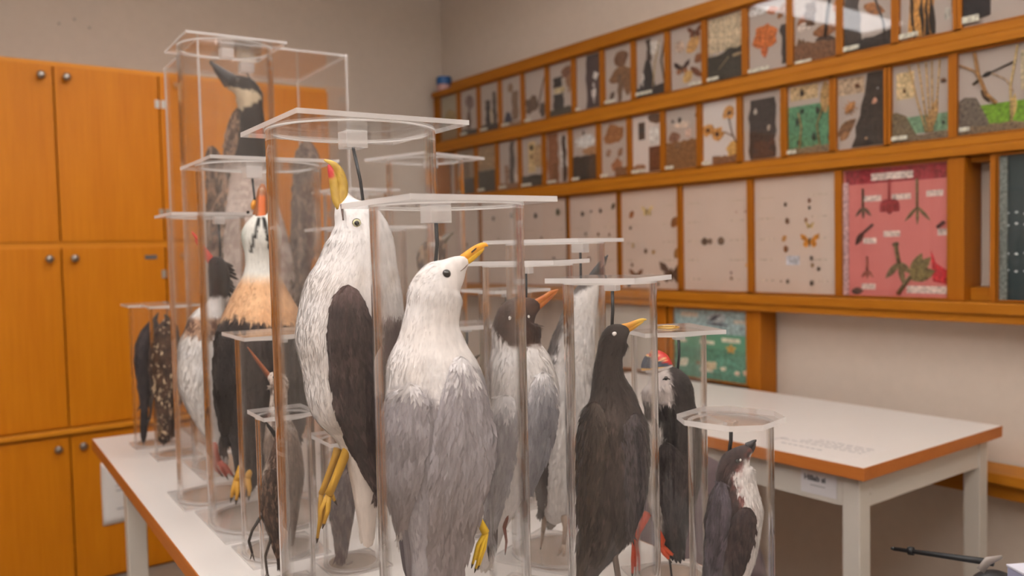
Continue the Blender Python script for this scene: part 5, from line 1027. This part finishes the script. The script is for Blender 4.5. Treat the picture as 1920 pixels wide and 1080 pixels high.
rows3 = [(3.855, 3.525, 'far insect box seen through the tall rear tube', W3, g0), (3.515, 3.195, 'insect box seen through the grey-backed gull\'s tube', W3, g1), (3.187, 2.852, 'white insect box with a few beetles beside a tube lid', W3, g1), (2.842, 2.535, 'white insect box with rows of small black beetles', W3, g2), (2.519, 2.199, 'white insect box with spread brown moths', W3, g3), (2.197, 1.876, 'white insect box with round brown nests', W3, g4), (1.876, 1.55, 'white insect box with an orange butterfly', W3, g5)]
for (a, c, lab, back, fn) in rows3: b = Box(a, c, 1.068, 1.466, lab, back, group=G3); fn(b)
for (a, c) in ((1.549, 1.531),): bx('upright', 'shelf_wood_upright', SF + .05, SB, c + .002, a - .002, 1.068, 1.466, rack, 0, RO)
b = Box(1.527, 1.199, 1.068, 1.466, 'pink-backed box with mounted bird feet and paper labels', (206, 118, 112), group=G3); g6(b)
bx('upright', 'shelf_wood_upright', SF - .004, SB, 1.150, 1.193, 1.068, 1.466, rack, 0, RO)
bx('upright', 'shelf_wood_upright', SF, SB, 1.066, 1.084, 1.068, 1.466, rack, 0, RO)
bx('low_panel', 'shelf_wood', SF + .03, SB, 1.085, 1.149, 1.068, 1.105, rack, 0, RO)
bx('high_panel', 'shelf_wood', SF + .03, SB, 1.085, 1.149, 1.452, 1.466, rack, 0, RO)
b = Box(1.064, .735, 1.068, 1.466, 'dark teal specimen box cut off by the picture edge', (46, 60, 62), group=G3, fw=.006); g7(b)
# the teal box standing on the empty table, below the rack
def teal(b):
    b.card(.0, .66, 1.0, .34, (150, 176, 178), .001, 'sky_strip'); b.card(.0, .0, 1.0, .44, (84, 140, 118), .0012, 'sea_floor')
    b.card(.1, .88, .24, .07, (196, 186, 168)); b.card(.82, .82, .16, .05, (190, 184, 168)); b.card(.36, .5, .2, .05, (226, 214, 190)); b.card(.66, .55, .24, .06, (226, 214, 190)); b.card(.04, .5, .14, .05, (222, 210, 188)); b.card(.36, .1, .18, .05, (206, 200, 180))
    b.leaf(.5, .84, .64, .93, .03, (74, 84, 96), .006, 'painted_bird'); b.leaf(.44, .8, .78, .79, .02, (84, 94, 106), .006, 'painted_bird_caption'); b.blob(.6, .88, .14, .06, (168, 178, 180), .004, 'painted_bird_wings')
    for a in range(5): b.leaf(.78, .46, .78 + .07 * math.sin(a * 1.2566), .46 + .07 * math.cos(a * 1.2566), .022, (196, 156, 84), .01, 'starfish_arm')
    b.blob(.5, .2, .09, .06, (206, 186, 150), .02, 'shell'); b.blob(.45, .18, .05, .04, (190, 166, 130), .024, 'shell'); b.blob(.68, .17, .04, .03, (224, 206, 180), .014, 'shell'); b.blob(.86, .13, .035, .035, (216, 186, 164), .014, 'shell'); b.blob(.96, .15, .03, .035, (222, 180, 156), .014, 'shell'); b.blob(.34, .22, .04, .03, (120, 96, 72), .014, 'shell'); b.leaf(.08, .16, .2, .26, .06, (220, 210, 190), .014, 'shell')
b = Box(2.243, 1.896, .742, 1.008, 'teal sea-life box with starfish and shells below the rack', (92, 156, 128), fw=.016, group='sea-life boxes'); teal(b)
b = Box(2.72, 2.33, .742, 1.008, 'second sea-life box hidden behind the bird tubes', (200, 196, 186), fw=.016, group='sea-life boxes'); insects(b, [(.3, .4, .05, BR, 'b'), (.7, .6, .05, INK2, 'b')])
# blue lid on a small jar on top of the rack's far end
p = on_axis(832, 178, 0, SF + .03)
e = empty('paint_jar', (SF + .03, 3.862, 2.0805)); tag(e, 'small jar with bright blue cap on the far end of the rack', 'jar')
MB().ring(0, .036, 0, .034, 24).build('jar_body', plain('jar_pink', (206, 160, 156), .4) and 'jar_pink', e)
MB().ring(0, .04, .0345, .07, 24).ring(0, .034, .07, .076, 24).build('jar_cap', plain('cap_blue', (36, 92, 152), .45) and 'cap_blue', e)

# ------------------------------------------------------------------ chair between the tables, and things at the lower right corner
e = empty('plastic_chair', (1.36, 1.12, 0), math.radians(-18)); tag(e, 'dark mauve plastic chair between the two tables', 'chair')
plain('mauve_plastic', (92, 76, 80), .5)
m = MB(); n, k = 12, 8
for i in range(n + 1):
    for j in range(k + 1):
        u = i / n * 2 - 1; v = j / k; hw = .21 - .05 * max(0, v - .6) / .4 * abs(u) ** 0; top = .77 - .09 * abs(u) ** 3
        m.v.append((u * (.2 - .035 * v), .17 + .05 * v - .035 * (u * u), .47 + (top - .47) * v))
for i in range(n):
    for j in range(k): q = i * (k + 1) + j; m.f.append([q, q + k + 1, q + k + 2, q + 1]); m.mi.append(0)
o = m.build('backrest', 'mauve_plastic', e, True); o.modifiers.new('s', 'SOLIDIFY').thickness = .008
m = MB()
for i in range(n + 1):
    for j in range(k + 1):
        u = i / n * 2 - 1; v = j / k; m.v.append((u * .2, -.22 + .4 * v, .45 + .012 * u * u - (.03 * (1 - v) ** 4)))
for i in range(n):
    for j in range(k): q = i * (k + 1) + j; m.f.append([q, q + k + 1, q + k + 2, q + 1]); m.mi.append(0)
o = m.build('seat', 'mauve_plastic', e, True); o.modifiers.new('s', 'SOLIDIFY').thickness = .008
for (x, y) in ((-.17, -.18), (.17, -.18), (-.17, .16), (.17, .16)):
    MB().tube([(x, y, .44), (x * 1.12, y * 1.15, 0)], .011, 10).build('leg', 'knob_metal', e, True)
MB().tube([(-.17, .16, .43), (-.17, .2, .6)], .009, 8).build('back_strut', 'knob_metal', e, True); MB().tube([(.17, .16, .43), (.17, .2, .6)], .009, 8).build('back_strut', 'knob_metal', e, True)

# a low stand (just below the picture) carrying a lilac box, a grey scoop and a black pole
def wpt(px, py, d):
    c = spot(px, d); f = Frame(c); return f.pt(px, py)
q = wpt(1905, 1075, 1.28)
e = empty('low_stand', (q[0] + .02, q[1] - .02, 0)); tag(e, 'low grey stand at the lower right corner', 'stand')
MB().box(-.22, .22, -.22, .22, .58, .60).build('top', plain('stand_grey', (120, 118, 118), .6) and 'stand_grey', e, bevel=.003)
for (x, y) in ((-.2, -.2), (.2, -.2), (-.2, .2), (.2, .2)): MB().box(x - .015, x + .015, y - .015, y + .015, 0, .58).build('leg', 'stand_grey', e)
ex, ey = e.location.x, e.location.y
c = wpt(1888, 1057, 1.34)
b = empty('lilac_box', (c[0], c[1], .6005), -YAW + .12); tag(b, 'lilac cardboard box at the lower right corner', 'box')
MB().box(0, .10, -.09, 0, 0, c[2] - .601 - .004).build('carton', plain('lilac', (168, 168, 196), .6) and 'lilac', b, bevel=.002)
MB().box(-.001, .102, -.092, .001, c[2] - .601 - .004, c[2] - .601).build('carton_lid', plain('lilac_pale', (214, 212, 224), .6) and 'lilac_pale', b, bevel=.001)
p0, p1, pr = wpt(1677, 1029, 1.45), wpt(1862, 1055, 1.33), wpt(1708, 1033, 1.43)
b = empty('black_pole', tuple(p1)); tag(b, 'thin black pole with a collar pointing away under the empty table', 'pole')
plain('black_rubber', (26, 26, 28), .5)
MB().tube([np.array(p0) - p1, (0, 0, 0)], [.0034, .0058], 12).build('shaft', 'black_rubber', b, True)
dv = (np.array(p1) - p0); dv /= np.linalg.norm(dv)
MB().tube([np.array(pr) - p1 - dv * .004, np.array(pr) - p1 + dv * .004], .0072, 12).build('collar', 'black_rubber', b, True)
MB().tube([np.array(p0) - p1 - dv * .006, np.array(p0) - p1], [.002, .0036], 10).build('tip', 'black_rubber', b, True)
s = wpt(1862, 1079, 1.42)
b = empty('black_bag', (s[0], s[1], .6005), -YAW); tag(b, 'black rounded bag holding the end of the pole', 'bag')
MB().ball((0, 0, s[2] - .6 - .02), .036, 18, sc=(1.1, .7, .8)).build('bag_body', 'black_rubber', b, True)
MB().tube([(0, 0, 0), (0, 0, s[2] - .6 - .02)], [.026, .03], 14).build('bag_base', 'black_rubber', b, True)
m = MB(); n = 10
a0, a1, a2 = np.array(wpt(1838, 1070, 1.31)), np.array(wpt(1852, 1052, 1.31)), np.array(wpt(1879, 1044, 1.31))
cl = MB().tube([a0 - s, a1 - s, a2 - s], [.010, .009, .003], 10, flat=.5).build('grey_flap', plain('flap_grey', (150, 140, 134), .5) and 'flap_grey', b, True)
cl.location = (0, 0, 0); cl.parent = None; cl.name = 'grey_scoop'; cl.location = tuple(s); tag(cl, 'grey scoop with bright tip beside the black pole', 'scoop')
